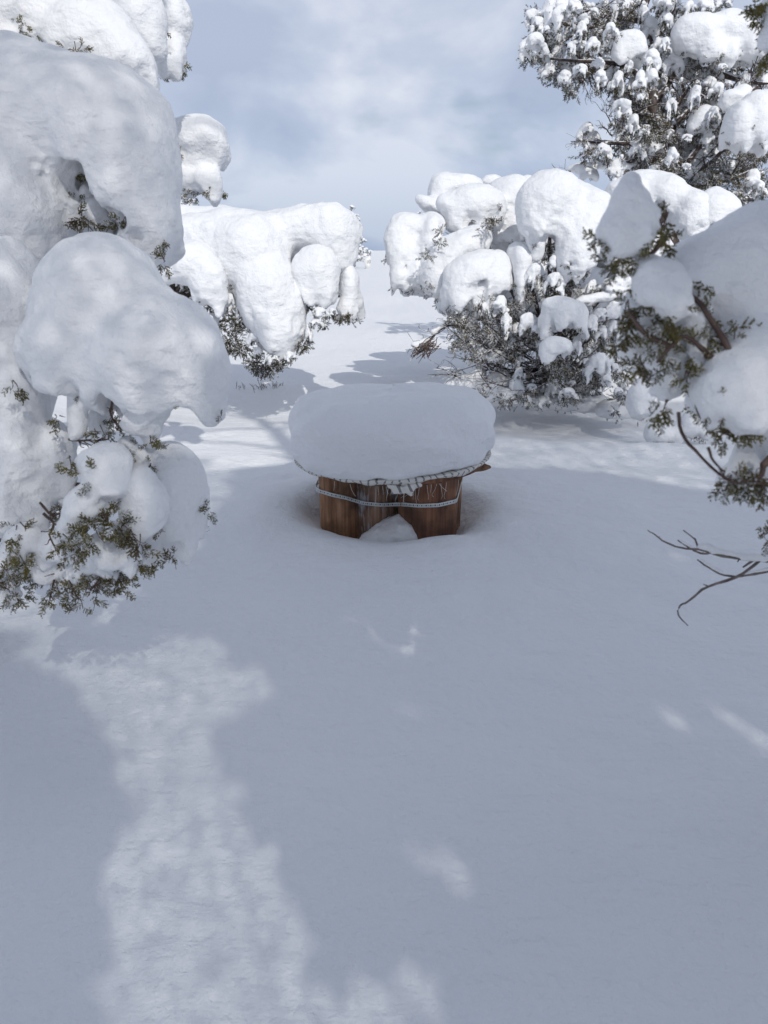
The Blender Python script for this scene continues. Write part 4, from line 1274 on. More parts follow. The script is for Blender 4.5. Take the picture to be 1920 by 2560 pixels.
for i in range(60):
    a = K4.at(rng.uniform(300, 480), rng.uniform(1130, 1260), t - .3 + rng.normal(0, .04))
    e_ = K4.at(rng.uniform(232, 372), rng.uniform(1230, 1330), t - .3 + rng.normal(0, .06))
    L_ = np.linalg.norm(e_ - a)
    a = e_ + (a - e_) / L_ * min(L_, .15)
    V.append(tube([a, (a + e_) / 2 + rng.normal(0, .018, 3), e_], 0.0028, 0.0034, 4))
Vv, Ff = join(V)
o = part('twig_fan', Vv, Ff, M_TWIG_RED, TC.root); o['label'] = 'fan of reddish brown twig tips'; o['kind'] = 'stuff'
TC.clump([C(K4, 300, 1225, 350, 1195, 20, 14, t - .3), C(K4, 380, 1150, 460, 1100, 16, 14, t - .3), E(K4, 265, 1235, 34, 22, t - .3)], 0.011, 0, None, k=.03, amp=.008, cell=.06, finger=.01, fcell=.05)
TC.finish()

# ================================================================== D: tall juniper, upper right
TD = Tree('tall open-branched juniper at the upper right, trunk and snow tufts against the sky', (4.05, 9.2, -0.1), False)
t = 8.8
TD.trunk([(4.0, 9.4, -0.5), K5.at(1040, 1700, t), K5.at(985, 1250, t), K5.at(955, 960, t), K5.at(905, 700, t), K5.at(885, 420, t), K5.at(858, 100, t), K5.at(840, -300, t)], 0.12, 0.045)
LIMB = [((905, 720), (700, 600), (350, 290), 0), ((900, 560), (700, 420), (250, 380), -.2), ((880, 330), (650, 200), (180, 130), .1), ((860, 130), (700, 120), (300, 60), 0), ((955, 960), (800, 930), (500, 920), 0),
        ((955, 960), (1150, 700), (1350, 470), -.2), ((940, 900), (1100, 640), (1180, 520), -.2), ((985, 1150), (1250, 1080), (1500, 820), -.4), ((905, 700), (1050, 480), (1150, 300), -.2), ((1000, 1250), (1250, 900), (1590, 560), -.4),
        ((1350, 470), (1500, 520), (1659, 540), -.2), ((985, 1200), (1300, 1200), (1560, 1100), -.4), ((880, 300), (980, 200), (1050, 60), 0), ((950, 930), (820, 1020), (690, 1080), .1), ((960, 1000), (1080, 1050), (1200, 1140), -.2), ((905, 700), (780, 760), (700, 720), 0), ((1590, 560), (1540, 620), (1480, 900), -.5), ((860, 50), (900, -100), (1000, -250), 0), ((860, 0), (700, -120), (450, -200), 0)]
for a, m_, b_, dd in LIMB:
    TD.limb([K5.at(*a, t), K5.at(*m_, t + dd * .5), K5.at(*b_, t + dd)], 0.042, 0.014)
kw = dict(k=0.08, amp=0.025, cell=0.26, finger=0.06, fcell=0.16)
TD.clump([E(K5, 1190, 210, 160, 115, t - .4), E(K5, 1380, 200, 180, 115, t - .3), E(K5, 1130, 280, 78, 90, t - .4), E(K5, 1560, 300, 150, 120, t - .3), E(K5, 1400, 350, 55, 80, t - .4), E(K5, 1280, 320, 70, 90, t - .45), E(K5, 1700, 330, 120, 120, t - .3)], 0.026, 90, 'largest snow slab high in the crown', under=.95, rima=.2, seed=77, **kw)
TD.clump([E(K5, 1450, 860, 80, 190, t - 1.0), E(K5, 1560, 800, 120, 190, t - 1.0), E(K5, 1610, 690, 100, 100, t - .9), E(K5, 1640, 850, 70, 170, t - .95)], 0.024, 70, 'shaded hanging snow lump at the right edge', k=.05, amp=.02, cell=.22, finger=.05, fcell=.14, under=.8)
TD.clump([E(K5, 1440, 640, 100, 62, t - .6), E(K5, 1500, 600, 60, 60, t - .6), E(K5, 1390, 700, 50, 60, t - .6)], 0.024, 40, None, under=.6, **kw)
TD.clump([E(K5, 1240, 790, 95, 90, t - .3), E(K5, 1200, 840, 60, 60, t - .3)], 0.024, 36, None, under=.6, **kw)
TD.clump([E(K5, 750, 270, 100, 62, t - .3), E(K5, 690, 350, 45, 70, t - .3), E(K5, 820, 350, 48, 75, t - .3), E(K5, 760, 340, 45, 60, t - .3)], 0.022, 44, None, k=.06, amp=.02, cell=.2, finger=.05, fcell=.12, under=.6)
TD.clump([E(K5, 430, 1105, 90, 48, t + .5), E(K5, 560, 1080, 70, 44, t + .5), E(K5, 500, 1140, 70, 40, t + .4)], 0.022, 6, None, under=.6, **kw)
SMALL = [(130, 130, 66, 60), (165, 180, 60, 50), (240, 80, 76, 80), (260, 150, 66, 90), (340, 130, 60, 80), (330, 50, 66, 55), (150, 310, 80, 66), (200, 375, 46, 42), (105, 330, 42, 70), (460, 160, 84, 46), (450, 200, 40, 50), (600, 80, 60, 60), (530, 90, 40, 36), (700, 75, 50, 82), (780, 20, 52, 50),
         (885, 210, 50, 85), (990, 140, 46, 62), (950, 40, 80, 50), (1055, 60, 42, 50), (1130, 80, 42, 62), (1250, 40, 60, 40), (1370, 30, 60, 40), (480, 425, 60, 60), (445, 470, 40, 40), (570, 520, 40, 50), (600, 410, 42, 32), (380, 390, 42, 50), (330, 450, 60, 56), (245, 470, 52, 60), (340, 510, 40, 40),
         (900, 410, 46, 78), (1030, 430, 64, 105), (1150, 440, 56, 90), (900, 515, 55, 50), (680, 540, 52, 60), (700, 640, 52, 46), (830, 530, 42, 50), (960, 580, 50, 60), (1085, 550, 30, 70), (1185, 530, 28, 66), (1115, 640, 50, 70), (1185, 640, 40, 70), (950, 700, 46, 76), (1030, 715, 36, 70), (1150, 720, 36, 50),
         (710, 710, 58, 52), (780, 815, 60, 52), (715, 895, 50, 50), (870, 940, 90, 60), (820, 975, 60, 50), (490, 860, 56, 54), (535, 925, 50, 66), (585, 995, 50, 58), (490, 970, 40, 40), (1150, 970, 82, 76), (1200, 1050, 60, 60), (1085, 880, 42, 42), (1040, 1020, 40, 50), (1100, 1060, 60, 60), (1265, 900, 40, 60), (1290, 975, 30, 52),
         (690, 1090, 70, 56), (740, 1070, 30, 50), (1000, 1160, 50, 40), (1100, 1170, 50, 56), (1250, 1140, 50, 50), (1310, 480, 70, 76), (1270, 560, 50, 50), (1500, 540, 32, 60), (1330, 590, 60, 46), (990, 980, 40, 40), (930, 1010, 40, 50), (860, 860, 40, 40), (1000, 820, 50, 40), (1060, 960, 40, 50), (650, 480, 40, 40), (760, 440, 36, 36), (780, 560, 40, 50), (860, 640, 30, 40), (1240, 650, 40, 40),
         (520, 300, 60, 46), (590, 330, 46, 46), (540, 240, 50, 40), (640, 210, 40, 50), (420, 310, 50, 40), (310, 340, 46, 46), (300, 250, 50, 46), (400, 50, 56, 42), (480, 70, 50, 42), (850, 90, 30, 60), (940, 300, 40, 46), (990, 300, 36, 50), (1040, 350, 36, 50), (640, 280, 40, 40), (380, 590, 32, 30), (370, 560, 22, 20), (1330, 700, 60, 60), (1300, 760, 50, 50), (1180, 900, 40, 40), (930, 1100, 50, 40), (830, 1070, 60, 40), (1160, 1130, 40, 40), (1420, 1110, 60, 50), (1560, 1180, 60, 70), (1500, 1260, 70, 70), (1600, 1260, 60, 50), (1620, 540, 50, 70), (1640, 640, 40, 50), (790, 720, 36, 40), (1020, 880, 36, 40), (1230, 1010, 40, 44), (1320, 1040, 40, 60), (1350, 920, 40, 60), (950, 460, 30, 50), (1090, 350, 30, 40), (610, 160, 40, 40), (560, 420, 36, 36), (430, 240, 40, 30)]
SMALL += [(x, y - 420, 60, 60) for x, y in [(200, 200), (350, 250), (500, 150), (650, 260), (800, 200), (950, 260), (1100, 200), (1250, 260), (1400, 200)]]
for (x, y, rx, ry) in SMALL:
    dd = rng.normal(0, .35)
    f_ = rng.uniform(1.0, 1.3)
    small_clump(TD, K5.at(x, y, t + dd), K5.size(rx, t) * f_, K5.size((rx + ry) / 2, t), K5.size(ry, t) * f_, 26, 0.055)
D_OUT = np.array([(110, 40), (110, 370), (340, 520), (650, 570), (670, 760), (720, 900), (640, 1060), (1000, 1200), (1400, 1220), (1640, 1330), (1640, 420), (1300, 20), (900, 0)], float)


def inside(p, poly):
    a = poly; b_ = np.roll(poly, -1, 0)
    c = ((a[:, 1] > p[1]) != (b_[:, 1] > p[1])) & (p[0] < (b_[:, 0] - a[:, 0]) * (p[1] - a[:, 1]) / (b_[:, 1] - a[:, 1] + 1e-12) + a[:, 0])
    return c.sum() % 2 == 1


nb_ = 0
while nb_ < 110:
    x, y = rng.uniform(80, 1650), rng.uniform(0, 1330)
    if not inside(np.array([x, y]), D_OUT):
        continue
    nb_ += 1
    rr = rng.uniform(26, 60)
    dd = rng.uniform(.15, 1.0)
    small_clump(TD, K5.at(x, y, t + dd), K5.size(rr, t), K5.size(rr, t), K5.size(rr * rng.uniform(.9, 1.6), t), 18, 0.055)
    TD.tuft(K5.at(x + rng.normal(0, 40), y + rng.normal(0, 40), t + dd), K5.size(55, t), 18, 0.07, squash=.8, twigs=1)
for i in range(60):        # crumbs of snow caught in the twigs
    x, y = rng.uniform(640, 1400), rng.uniform(420, 1200)
    if i % 3 == 0:
        x, y = rng.uniform(150, 800), rng.uniform(60, 520)
        if y > 200 + x * .55:
            continue
    rr = rng.uniform(16, 34)
    small_clump(TD, K5.at(x, y, t + rng.normal(0, .4)), K5.size(rr, t), K5.size(rr, t) * .7, K5.size(rr * .8, t), 5, 0.06)
for (x, y, r, n) in [(180, 250, 60, 40), (120, 380, 50, 30), (300, 500, 60, 40), (250, 420, 60, 30), (470, 490, 60, 36), (570, 560, 40, 24), (380, 590, 40, 26), (700, 600, 60, 44), (680, 420, 50, 20), (500, 230, 70, 36), (760, 80, 50, 36), (600, 130, 60, 30), (430, 20, 60, 40), (1000, 210, 50, 36), (960, 90, 50, 30), (1040, 330, 50, 20), (800, 640, 60, 40), (860, 760, 60, 40), (950, 800, 60, 46), (900, 880, 70, 46), (1000, 900, 60, 40), (980, 1050, 70, 50), (860, 1060, 70, 46), (760, 950, 60, 40), (700, 960, 50, 30), (740, 860, 40, 24), (690, 800, 40, 20), (480, 1000, 60, 36), (560, 1000, 40, 14), (1040, 1120, 70, 50), (1150, 1150, 70, 50), (1280, 1180, 70, 50), (1200, 1200, 60, 40), (1330, 1110, 60, 40), (1250, 860, 60, 40), (1220, 960, 50, 30), (1130, 820, 60, 30), (1300, 590, 60, 40), (1440, 430, 60, 36), (1560, 480, 60, 36), (1220, 430, 60, 36), (1180, 340, 60, 30), (1300, 380, 50, 24), (1400, 720, 50, 36), (1320, 820, 60, 40), (1350, 1000, 60, 40), (1440, 1060, 60, 40), (1520, 1070, 60, 50), (1590, 1000, 60, 46), (1440, 1180, 70, 50), (1560, 1120, 60, 40), (1640, 1000, 50, 30), (1480, 1360, 80, 50), (1560, 1300, 80, 50), (1640, 1200, 60, 40), (1420, 1270, 50, 24), (1280, 1230, 60, 26), (1080, 740, 50, 30), (1180, 720, 50, 30)]:
    TD.tuft(K5.at(x, y, t + rng.normal(-.1, .25)), K5.size(r, t), int(n * 1.35), 0.068, squash=.8)
for a, m_, b_, dd in LIMB:
    for rep in range(7):
        f_ = rng.uniform(.2, .95)
        s0 = K5.at(a[0] + (b_[0] - a[0]) * f_, a[1] + (b_[1] - a[1]) * f_ + (m_[1] - (a[1] + b_[1]) / 2) * .8 * (1 - abs(2 * f_ - 1)), t + dd * f_)
        s1 = s0 + rng.normal(0, .22, 3) + np.array([0, 0, -.05])
        TD.twig([s0, (s0 + s1) / 2 + rng.normal(0, .05, 3), s1], 0.010, 0.0034, fan=7, flen=0.15)
for pts in [[(680, 920), (600, 910), (540, 910)], [(690, 830), (640, 790), (610, 730)], [(650, 880), (620, 850), (595, 820)], [(380, 1110), (350, 1112), (315, 1105)]]:
    TD.twig([K5.at(x, y, t) for x, y in pts], 0.010, 0.004, fan=4, flen=0.2)
TD.finish()

# ================================================================== E: near juniper, right edge (out of focus)
TE = Tree('out-of-focus juniper branch with olive leaves at the right edge', (1.55, 1.55, 0), True)
TE.trunk([(1.55, 1.55, -0.4), (1.52, 1.5, 0.5), (1.45, 1.45, 1.2), (1.40, 1.4, 1.9), (1.3, 1.3, 2.6)], 0.10, 0.04)
t = 1.22
kw = dict(k=0.030, amp=0.009, cell=0.07, finger=0.020, fcell=0.05, fine=0.0018, under=.75, rima=.22)
TE.clump([E(K6, 458, 190, 82, 110, t), E(K6, 457, 280, 122, 120, t), E(K6, 455, 370, 168, 115, t), E(K6, 453, 455, 222, 85, t), E(K6, 470, 550, 140, 80, t)], 0.0055, 14, 'pointed cone of shaded snow on a twig', **{**kw, 'under': None})
TE.clump([E(K6, 660, 880, 198, 204, t), E(K6, 620, 770, 147, 110, t), E(K6, 740, 1000, 136, 110, t)], 0.0055, 16, None, **kw)
TE.clump([C(K6, 870, 1060, 920, 1360, 85, 55, t + .03), E(K6, 860, 1000, 113, 99, t + .03)], 0.0055, 10, None, **kw)
TE.clump([E(K6, 1200, 1440, 170, 200, t), E(K6, 1130, 1560, 150, 150, t), E(K6, 1070, 1660, 110, 120, t), E(K6, 1010, 1480, 90, 120, t + .03), E(K6, 1290, 1370, 169, 143, t + .05), E(K6, 1250, 800, 384, 440, t + .12), E(K6, 830, 690, 186, 143, t + .1), E(K6, 1380, 600, 339, 286, t + .12), E(K6, 800, 830, 150, 130, t + .05), E(K6, 1230, 1280, 190, 180, t + .06), E(K6, 1060, 820, 215, 286, t + .1), E(K6, 1250, 1120, 215, 198, t + .12), E(K6, 1500, 900, 339, 550, t + .15)], 0.007, 20, 'broad shaded bank of snow at the right edge', k=.055, amp=.010, cell=.09, finger=.020, fcell=.06, fine=.0016)
TE.clump([E(K6, 530, 1270, 153, 110, t + .10), E(K6, 690, 1330, 158, 231, t + .10), E(K6, 690, 1540, 113, 121, t + .10), E(K6, 500, 1190, 107, 82, t + .10)], 0.006, 14, None, **kw)
TE.clump([E(K6, 560, 1040, 124, 121, t + .10), E(K6, 470, 960, 68, 88, t + .10)], 0.006, 12, None, **kw)
TE.clump([E(K6, 980, 1480, 124, 143, t + .12), E(K6, 930, 1600, 79, 99, t + .12)], 0.006, 10, None, **kw)
TE.clump([E(K6, 1330, 1750, 136, 121, t + .12), E(K6, 1400, 1900, 124, 132, t + .12)], 0.006, 10, None, **kw)
TE.clump([E(K6, 1000, 1180, 124, 121, t + .10), E(K6, 930, 900, 124, 176, t + .10)], 0.006, 10, None, **kw)
TE.clump([C(K6, 1200, 1920, 1205, 2050, 80, 125, t + .1), E(K6, 1140, 2085, 96, 50, t + .1), E(K6, 1280, 2080, 68, 55, t + .1)], 0.006, 14, 'small cone of snow on the lowest leafy twig', **kw)
TE.clump([E(K5, 1690, 250, 70, 110, 1.5), E(K5, 1720, 120, 70, 100, 1.5), E(K5, 1700, 0, 60, 60, 1.5)], 0.0075, 8, None, **kw)
TE.clump([E(K6, 1450, 1550, 147, 176, 1.35)], 0.0075, 8, None, **kw)
SZE = 0.031
for (x, y, r, n) in [(255, 520, 45, 6), (320, 570, 45, 6), (350, 680, 65, 12), (400, 720, 50, 8), (690, 400, 45, 6), (700, 520, 50, 8), (620, 560, 45, 5), (450, 980, 70, 11), (480, 1080, 80, 12), (430, 1190, 60, 8), (620, 1170, 80, 12), (700, 1130, 50, 6), (690, 1280, 50, 6), (530, 1380, 80, 13), (620, 1410, 50, 7), (840, 1430, 65, 10), (620, 1660, 60, 8), (690, 1620, 50, 5), (980, 1050, 55, 8), (1010, 1130, 45, 6), (1130, 1140, 60, 9), (1060, 1220, 60, 8), (1100, 1300, 80, 12), (820, 770, 35, 4), (930, 800, 35, 4), (1190, 1550, 70, 10), (1300, 1500, 80, 12), (1340, 1600, 60, 8), (950, 1700, 50, 7), (1080, 1830, 80, 14), (1200, 1720, 60, 8), (1330, 1720, 50, 6), (1110, 2110, 70, 12), (1190, 2150, 60, 8), (1260, 2120, 70, 12), (1340, 2140, 60, 8)]:
    TE.tuft(K6.at(x, y, t + .015), K6.size(r, t) * .75, max(2, int(n * .6)), SZE, squash=.9, twigs=2)
for (x, y, r, n, tt) in [(1640, 30, 40, 10, 1.5), (1610, 60, 30, 4, 1.5), (1650, 130, 30, 5, 1.5), (1650, 330, 30, 4, 1.5)]:
    TE.tuft(K5.at(x, y, tt), K5.size(r, tt), n, SZE, squash=.9)
TE.tuft(K8.at(1640, 620, 1.5), K8.size(45, 1.5), 7, 0.026)
for pts, r0, r1 in [([(1500, 1340), (1300, 1320), (1150, 1330), (1030, 1310), (960, 1290)], .009, .005), ([(1150, 1320), (1040, 1130), (930, 960), (800, 850), (640, 690), (480, 710)], .006, .003), ([(1000, 1310), (830, 1160), (720, 1240), (640, 1330)], .0045, .0025), ([(1060, 1350), (960, 1500), (900, 1600), (930, 1700)], .0045, .0025),
                    ([(780, 1660), (800, 1790), (890, 1910), (1050, 2070), (1180, 2130)], .0032, .0022), ([(975, 1890), (1010, 1980), (1080, 2050)], .0026, .0016), ([(1480, 1750), (1340, 1690), (1250, 1600)], .007, .003), ([(1480, 1880), (1340, 2010), (1320, 2080), (1200, 2120)], .007, .003), ([(700, 500), (620, 600), (520, 690)], .006, .003), ([(720, 1230), (560, 1140), (450, 1000)], .006, .003), ([(1480, 1650), (1240, 1720), (1080, 1800)], .006, .003), ([(1500, 2200), (1400, 2150), (1250, 2110)], .007, .003)]:
    TE.limb([K6.at(x, y, t) for x, y in pts], r0, r1)
# dead leafless branches reaching in below
tb = 1.75
for pts, r0, r1 in [([(2300, 860), (1900, 830), (1659, 805), (1480, 790), (1300, 765), (1200, 735), (1100, 715), (960, 700), (850, 660), (760, 600), (700, 560)], .0075, .0020), ([(1105, 705), (1080, 640), (1050, 610), (985, 562)], .0038, .0022), ([(1030, 700), (990, 672), (940, 640)], .0035, .0026), ([(2200, 800), (1900, 850), (1659, 885), (1550, 910), (1400, 930), (1270, 905), (1180, 855), (1095, 795)], .0062, .0026),
                    ([(2100, 380), (1850, 560), (1659, 740), (1560, 830), (1400, 940), (1180, 1005), (1080, 1080), (1020, 1130), (960, 1160), (940, 1230), (975, 1275), (1020, 1320)], .0070, .0020), ([(1540, 800), (1460, 855)], .0050, .0030), ([(1060, 720), (1150, 750), (1210, 735)], .0035, .0042), ([(1190, 1008), (1145, 992)], .0028, .0016), ([(1430, 792), (1415, 812)], .003, .002), ([(790, 622), (795, 608)], .002, .001)]:
    TE.limb([K8.at(x, y, tb) for x, y in pts], r0 * .68, r1 * .62, 'bare_branch', M_TWIG_GREY)
TE.clump([C(K8, 1110, 690, 1220, 718, 20, 22, tb), C(K8, 1220, 718, 1480, 770, 22, 24, tb), C(K8, 1480, 770, 1900, 800, 24, 26, tb), E(K8, 1160, 680, 50, 24, tb)], 0.003, 0, 'ridge of snow along the bare branch', k=.012, amp=.004, cell=.03, finger=0, fcell=.03)
TE.clump([C(K8, 1120, 790, 1200, 840, 8, 10, tb), C(K8, 1200, 840, 1300, 890, 10, 12, tb), C(K8, 1480, 905, 1660, 868, 12, 16, tb), C(K8, 960, 645, 1040, 690, 9, 10, tb)], 0.0025, 0, None, k=.006, amp=.002, cell=.03, finger=0, fcell=.03)
# the branches join the stem outside the frame
for (x, y, K, tt) in [(1480, 1340, K6, 1.22), (1480, 1750, K6, 1.22), (1500, 2200, K6, 1.22), (1500, 800, K6, 1.35), (2250, 850, K8, 1.75), (2100, 380, K8, 1.75)]:
    p = K.at(x, y, tt); q_ = np.array([1.46, 1.48, max(.5, p[2] - .15)])
    TE.limb([q_, (p + q_) / 2 + np.array([0, 0, .04]), p], 0.022, 0.013)
TE.finish()

# ================================================================== F: tall juniper behind the viewer that shades the clearing
def poly_px(pts):
    return np.array([on_ground(u, v) for u, v in pts])


K10 = lambda x, y: (x / 1.728, 1400 + y / 1.728)
K11 = lambda x, y: (960 + x / 1.728, 1400 + y / 1.728)
LIT0 = [poly_px([K10(x, y) for x, y in [(160, 330), (420, 260), (560, 210), (660, 170), (655, 290), (740, 360), (780, 390), (880, 360), (970, 360), (960, 520), (940, 640), (880, 740), (835, 820), (870, 960), (960, 1020), (1040, 1060), (1120, 1230), (1200, 1320), (1180, 1480), (1200, 1640), (1260, 1820), (1330, 2010), (1330, 2300), (560, 2300), (540, 2000), (500, 1600), (460, 1400), (415, 1250), (580, 1180), (600, 1000), (590, 880), (530, 750), (400, 600), (340, 470), (200, 460)]]),
       poly_px([K10(x, y) for x, y in [(1000, 590), (1080, 500), (1140, 520), (1150, 580), (1050, 640)]]),
       poly_px([K11(x, y) for x, y in [(0, 270), (120, 240), (220, 270), (140, 310), (180, 390), (120, 380), (20, 320)]]),
       poly_px([K11(x, y) for x, y in [(50, 620), (150, 560), (200, 640), (130, 665)]]),
       poly_px([K11(x, y) for x, y in [(80, 890), (130, 870), (230, 940), (120, 930)]]),
       poly_px([K11(x, y) for x, y in [(220, 1310), (320, 1250), (400, 1290), (390, 1480), (350, 1520), (330, 1390)]]),
       poly_px([K11(x, y) for x, y in [(1280, 1090), (1420, 1190), (1500, 1240), (1660, 1400), (1620, 1400), (1450, 1280)]]),
       poly_px([K11(x, y) for x, y in [(1515, 650), (1560, 690), (1650, 790), (1610, 780), (1540, 710)]]),
       poly_px([K11(x, y) for x, y in [(1200, 715), (1250, 740), (1310, 800), (1260, 775)]]),
       poly_px([K11(x, y) for x, y in [(-20, 1830), (120, 1810), (260, 1880), (220, 2000), (-20, 2050)]])]


def widen(poly, d):
    out = []
    for i in range(len(poly)):
        a, b_, c = poly[i - 1], poly[i], poly[(i + 1) % len(poly)]
        e1 = (b_ - a) / (np.linalg.norm(b_ - a) + 1e-9); e2 = (c - b_) / (np.linalg.norm(c - b_) + 1e-9)
        nrm = np.array([e1[1] + e2[1], -e1[0] - e2[0]]); nrm = nrm / (np.linalg.norm(nrm) + 1e-6)
        out.append(b_ + nrm * d)
    out = np.array(out)
    return out


def area(p):
    return 0.5 * abs((p[:, 0] * np.roll(p[:, 1], -1) - np.roll(p[:, 0], -1) * p[:, 1]).sum())


_w = widen(LIT0[0], 0.035)
if area(_w) < area(LIT0[0]):
    _w = widen(LIT0[0], -0.035)
LIT = [_w] + [q_.mean(0) + (q_ - q_.mean(0)) * (2.1 if 6 <= n_ <= 8 else 1.3) for n_, q_ in enumerate(LIT0) if n_ > 0]


def dist_poly(p, poly):
    a = poly; b_ = np.roll(poly, -1, 0)
    d = b_ - a
    t_ = np.clip(((p - a) * d).sum(1) / ((d * d).sum(1) + 1e-12), 0, 1)
    dd = np.linalg.norm(a + d * t_[:, None] - p, axis=1).min()
    # inside?
    c = ((a[:, 1] > p[1]) != (b_[:, 1] > p[1])) & (p[0] < (b_[:, 0] - a[:, 0]) * (p[1] - a[:, 1]) / (b_[:, 1] - a[:, 1] + 1e-12) + a[:, 0])
    return -dd if c.sum() % 2 else dd


TF = Tree('tall snow-laden juniper standing behind the viewer, shading the clearing', (2.35, -3.2, 0), False, 'junipers round the viewer')
TF.trunk([(2.35, -3.2, -0.4), (2.4, -3.2, 1.5), (2.42, -3.1, 3.2), (2.4, -3.1, 5.0), (2.35, -3.0, 7.2), (2.3, -3.0, 9.0)], 0.20, 0.05)
tanE = math.tan(SUN_EL)
def shade_limit(x):
    # far edge of the shade on the clearing
    return 5.05 + 0.22 * math.sin(1.7 * x + 0.4) + 0.12 * math.sin(4.3 * x + 1.0) + 0.65 * math.exp(-((x + .45) / .75) ** 2) + (0.35 if x < -1.3 else 0.0)


def lit_dist(p):
    return min(min(dist_poly(p, q_) for q_ in LIT), shade_limit(p[0]) - p[1])


RES = 0.03
FX = np.arange(-3.2, 4.9, RES); FY = np.arange(-0.3, 8.2, RES)
GX, GY = np.meshgrid(FX, FY, indexing='ij')


def mask_poly(poly):
    m_ = np.zeros(GX.shape, bool)
    for a, b_ in zip(poly, np.roll(poly, -1, 0)):
        c = ((a[1] > GY) != (b_[1] > GY)) & (GX < (b_[0] - a[0]) * (GY - a[1]) / (b_[1] - a[1] + 1e-12) + a[0])
        m_ ^= c
    return m_


lit_m = np.zeros(GX.shape, bool)
for q_ in LIT:
    lit_m |= mask_poly(q_)
thin_m = mask_poly(np.array([(-3.1, 3.1), (-1.35, 2.75), (-1.0, 3.1), (-1.0, 4.2), (-1.25, 6.3), (-3.1, 6.3)]))
lim_m = np.vectorize(shade_limit)(FX)[:, None]
beyond = GY > lim_m
far_thin = mask_poly(np.array([(0.15, 4.6), (4.6, 4.6), (4.6, 8.0), (1.0, 8.0), (0.55, 7.2)])) & beyond
beyond &= ~far_thin
thin_m |= far_thin
want = ~lit_m & ~beyond & ~thin_m
keep_out = lit_m | beyond | thin_m
done = np.zeros(GX.shape, bool)
crumbs = []
nF = 0
perp = np.array([-SUN_AZ[1], SUN_AZ[0]])
for r_ in (.30, .20, .13, .085, .055):
    todo = np.argwhere(want & ~done)
    rng.shuffle(todo)
    n_ = int(r_ * 1.75 / RES) + 1
    ox, oy = np.meshgrid(np.arange(-n_, n_ + 1), np.arange(-n_, n_ + 1), indexing='ij')
    al = (ox * SUN_AZ[0] + oy * SUN_AZ[1]) * RES; ac = (ox * perp[0] + oy * perp[1]) * RES
    wide = (al / (r_ * 1.55)) ** 2 + (ac / (r_ * 1.05)) ** 2 < 1
    core = (al / (r_ * 0.95)) ** 2 + (ac / (r_ * .68)) ** 2 < 1
    for i, j in todo:
        if done[i, j]:
            continue
        i0, i1, j0, j1 = i - n_, i + n_ + 1, j - n_, j + n_ + 1
        if i0 < 0 or j0 < 0 or i1 > GX.shape[0] or j1 > GX.shape[1]:
            continue
        if (keep_out[i0:i1, j0:j1] & wide).sum() > 0.025 * wide.sum():
            continue
        done[i0:i1, j0:j1] |= core
        p = np.array([FX[i], FY[j]])
        yo = rng.uniform(-3.9, -2.2) if p[1] > 2 else rng.uniform(-3.2, -1.5)
        k_ = (p[1] - yo) / (-SUN_AZ[1])
        c = np.array([p[0] + SUN_AZ[0] * k_, yo, k_ * tanE])
        if r_ > .15 and nF < 295:
            small_clump(TF, c, r_, r_, r_ * .9, 4, 0.05)
            nF += 1
        else:
            me, Vt, Nt = TEMPL_LOW[rnd.randrange(len(TEMPL_LOW))]
            Ft = np.empty(len(me.polygons) * 4, np.int32); me.polygons.foreach_get('vertices', Ft)
            crumbs.append((Vt * r_ + c, Ft.reshape(-1, 4)))
Vc, Fc = join(crumbs)
oc = part('snow_crumbs', Vc, Fc, M_SNOW, TF.root); oc['kind'] = 'stuff'
# thin leafy sprays filter the light that comes through the gaps
near_lit = lit_m.copy()
for _ in range(4):
    near_lit[1:] |= near_lit[:-1]; near_lit[:-1] |= near_lit[1:]; near_lit[:, 1:] |= near_lit[:, :-1]; near_lit[:, :-1] |= near_lit[:, 1:]
for msk, per, smin, smax in ((near_lit & ~beyond, 5.0, .024, .036), (thin_m & ~far_thin & ~near_lit & ~beyond, 1.9, .036, .055), (far_thin, .85, .05, .085)):
    filt = np.argwhere(msk & (GY > .4))
    for rep_ in range(6):
        pr_ = min(1.0, per - rep_)
        if pr_ <= 0:
            continue
        for i, j in filt[rng.random(len(filt)) < pr_]:
            p = np.array([FX[i], FY[j]]) + rng.uniform(-.02, .02, 2)
            yo = rng.uniform(-3.9, -2.2)
            k_ = (p[1] - yo) / (-SUN_AZ[1])
            TF.leaf(np.array([p[0] + SUN_AZ[0] * k_, yo, k_ * tanE]), rng.normal(size=3), rng.uniform(smin, smax))
for i in range(36):
    z_ = 0.8 + 0.22 * i
    a_ = i * 2.4
    q_ = np.array([2.4, -3.15, z_])
    TF.limb([q_, q_ + np.array([.5 * math.cos(a_), .35 * math.sin(a_), .12]), q_ + np.array([1.1 * math.cos(a_), .6 * math.sin(a_), .1])], .035, .012)
TF.finish(SPR_PLAIN)

# ================================================================== far things
def far_tree(label, K, t, pts, extra, base_uv):
    b0 = W(*base_uv, t)
    T = Tree(label, (b0[0], b0[1], b0[2] - .3), False, 'distant trees on the plain')
    T.trunk([b0 + np.array([0, 0, -.5]), b0 * .5 + K.at(pts[0][0], pts[0][1], t) * .5, K.at(pts[0][0], pts[0][1], t)], 0.0022 * t, 0.0006 * t)
    for (x, y, r) in pts + extra:
        c = K.at(x, y, t + rng.normal(0, .004 * t))
        rr = K.size(r, t)
        small_clump(T, c, rr * 1.15, rr * 1.15, rr * .85, 12, rr * .9)
        T.tuft(c - np.array([0, 0, rr * .9]), rr * .8, 8, rr * .8, twigs=0)
    T.finish()
    return T


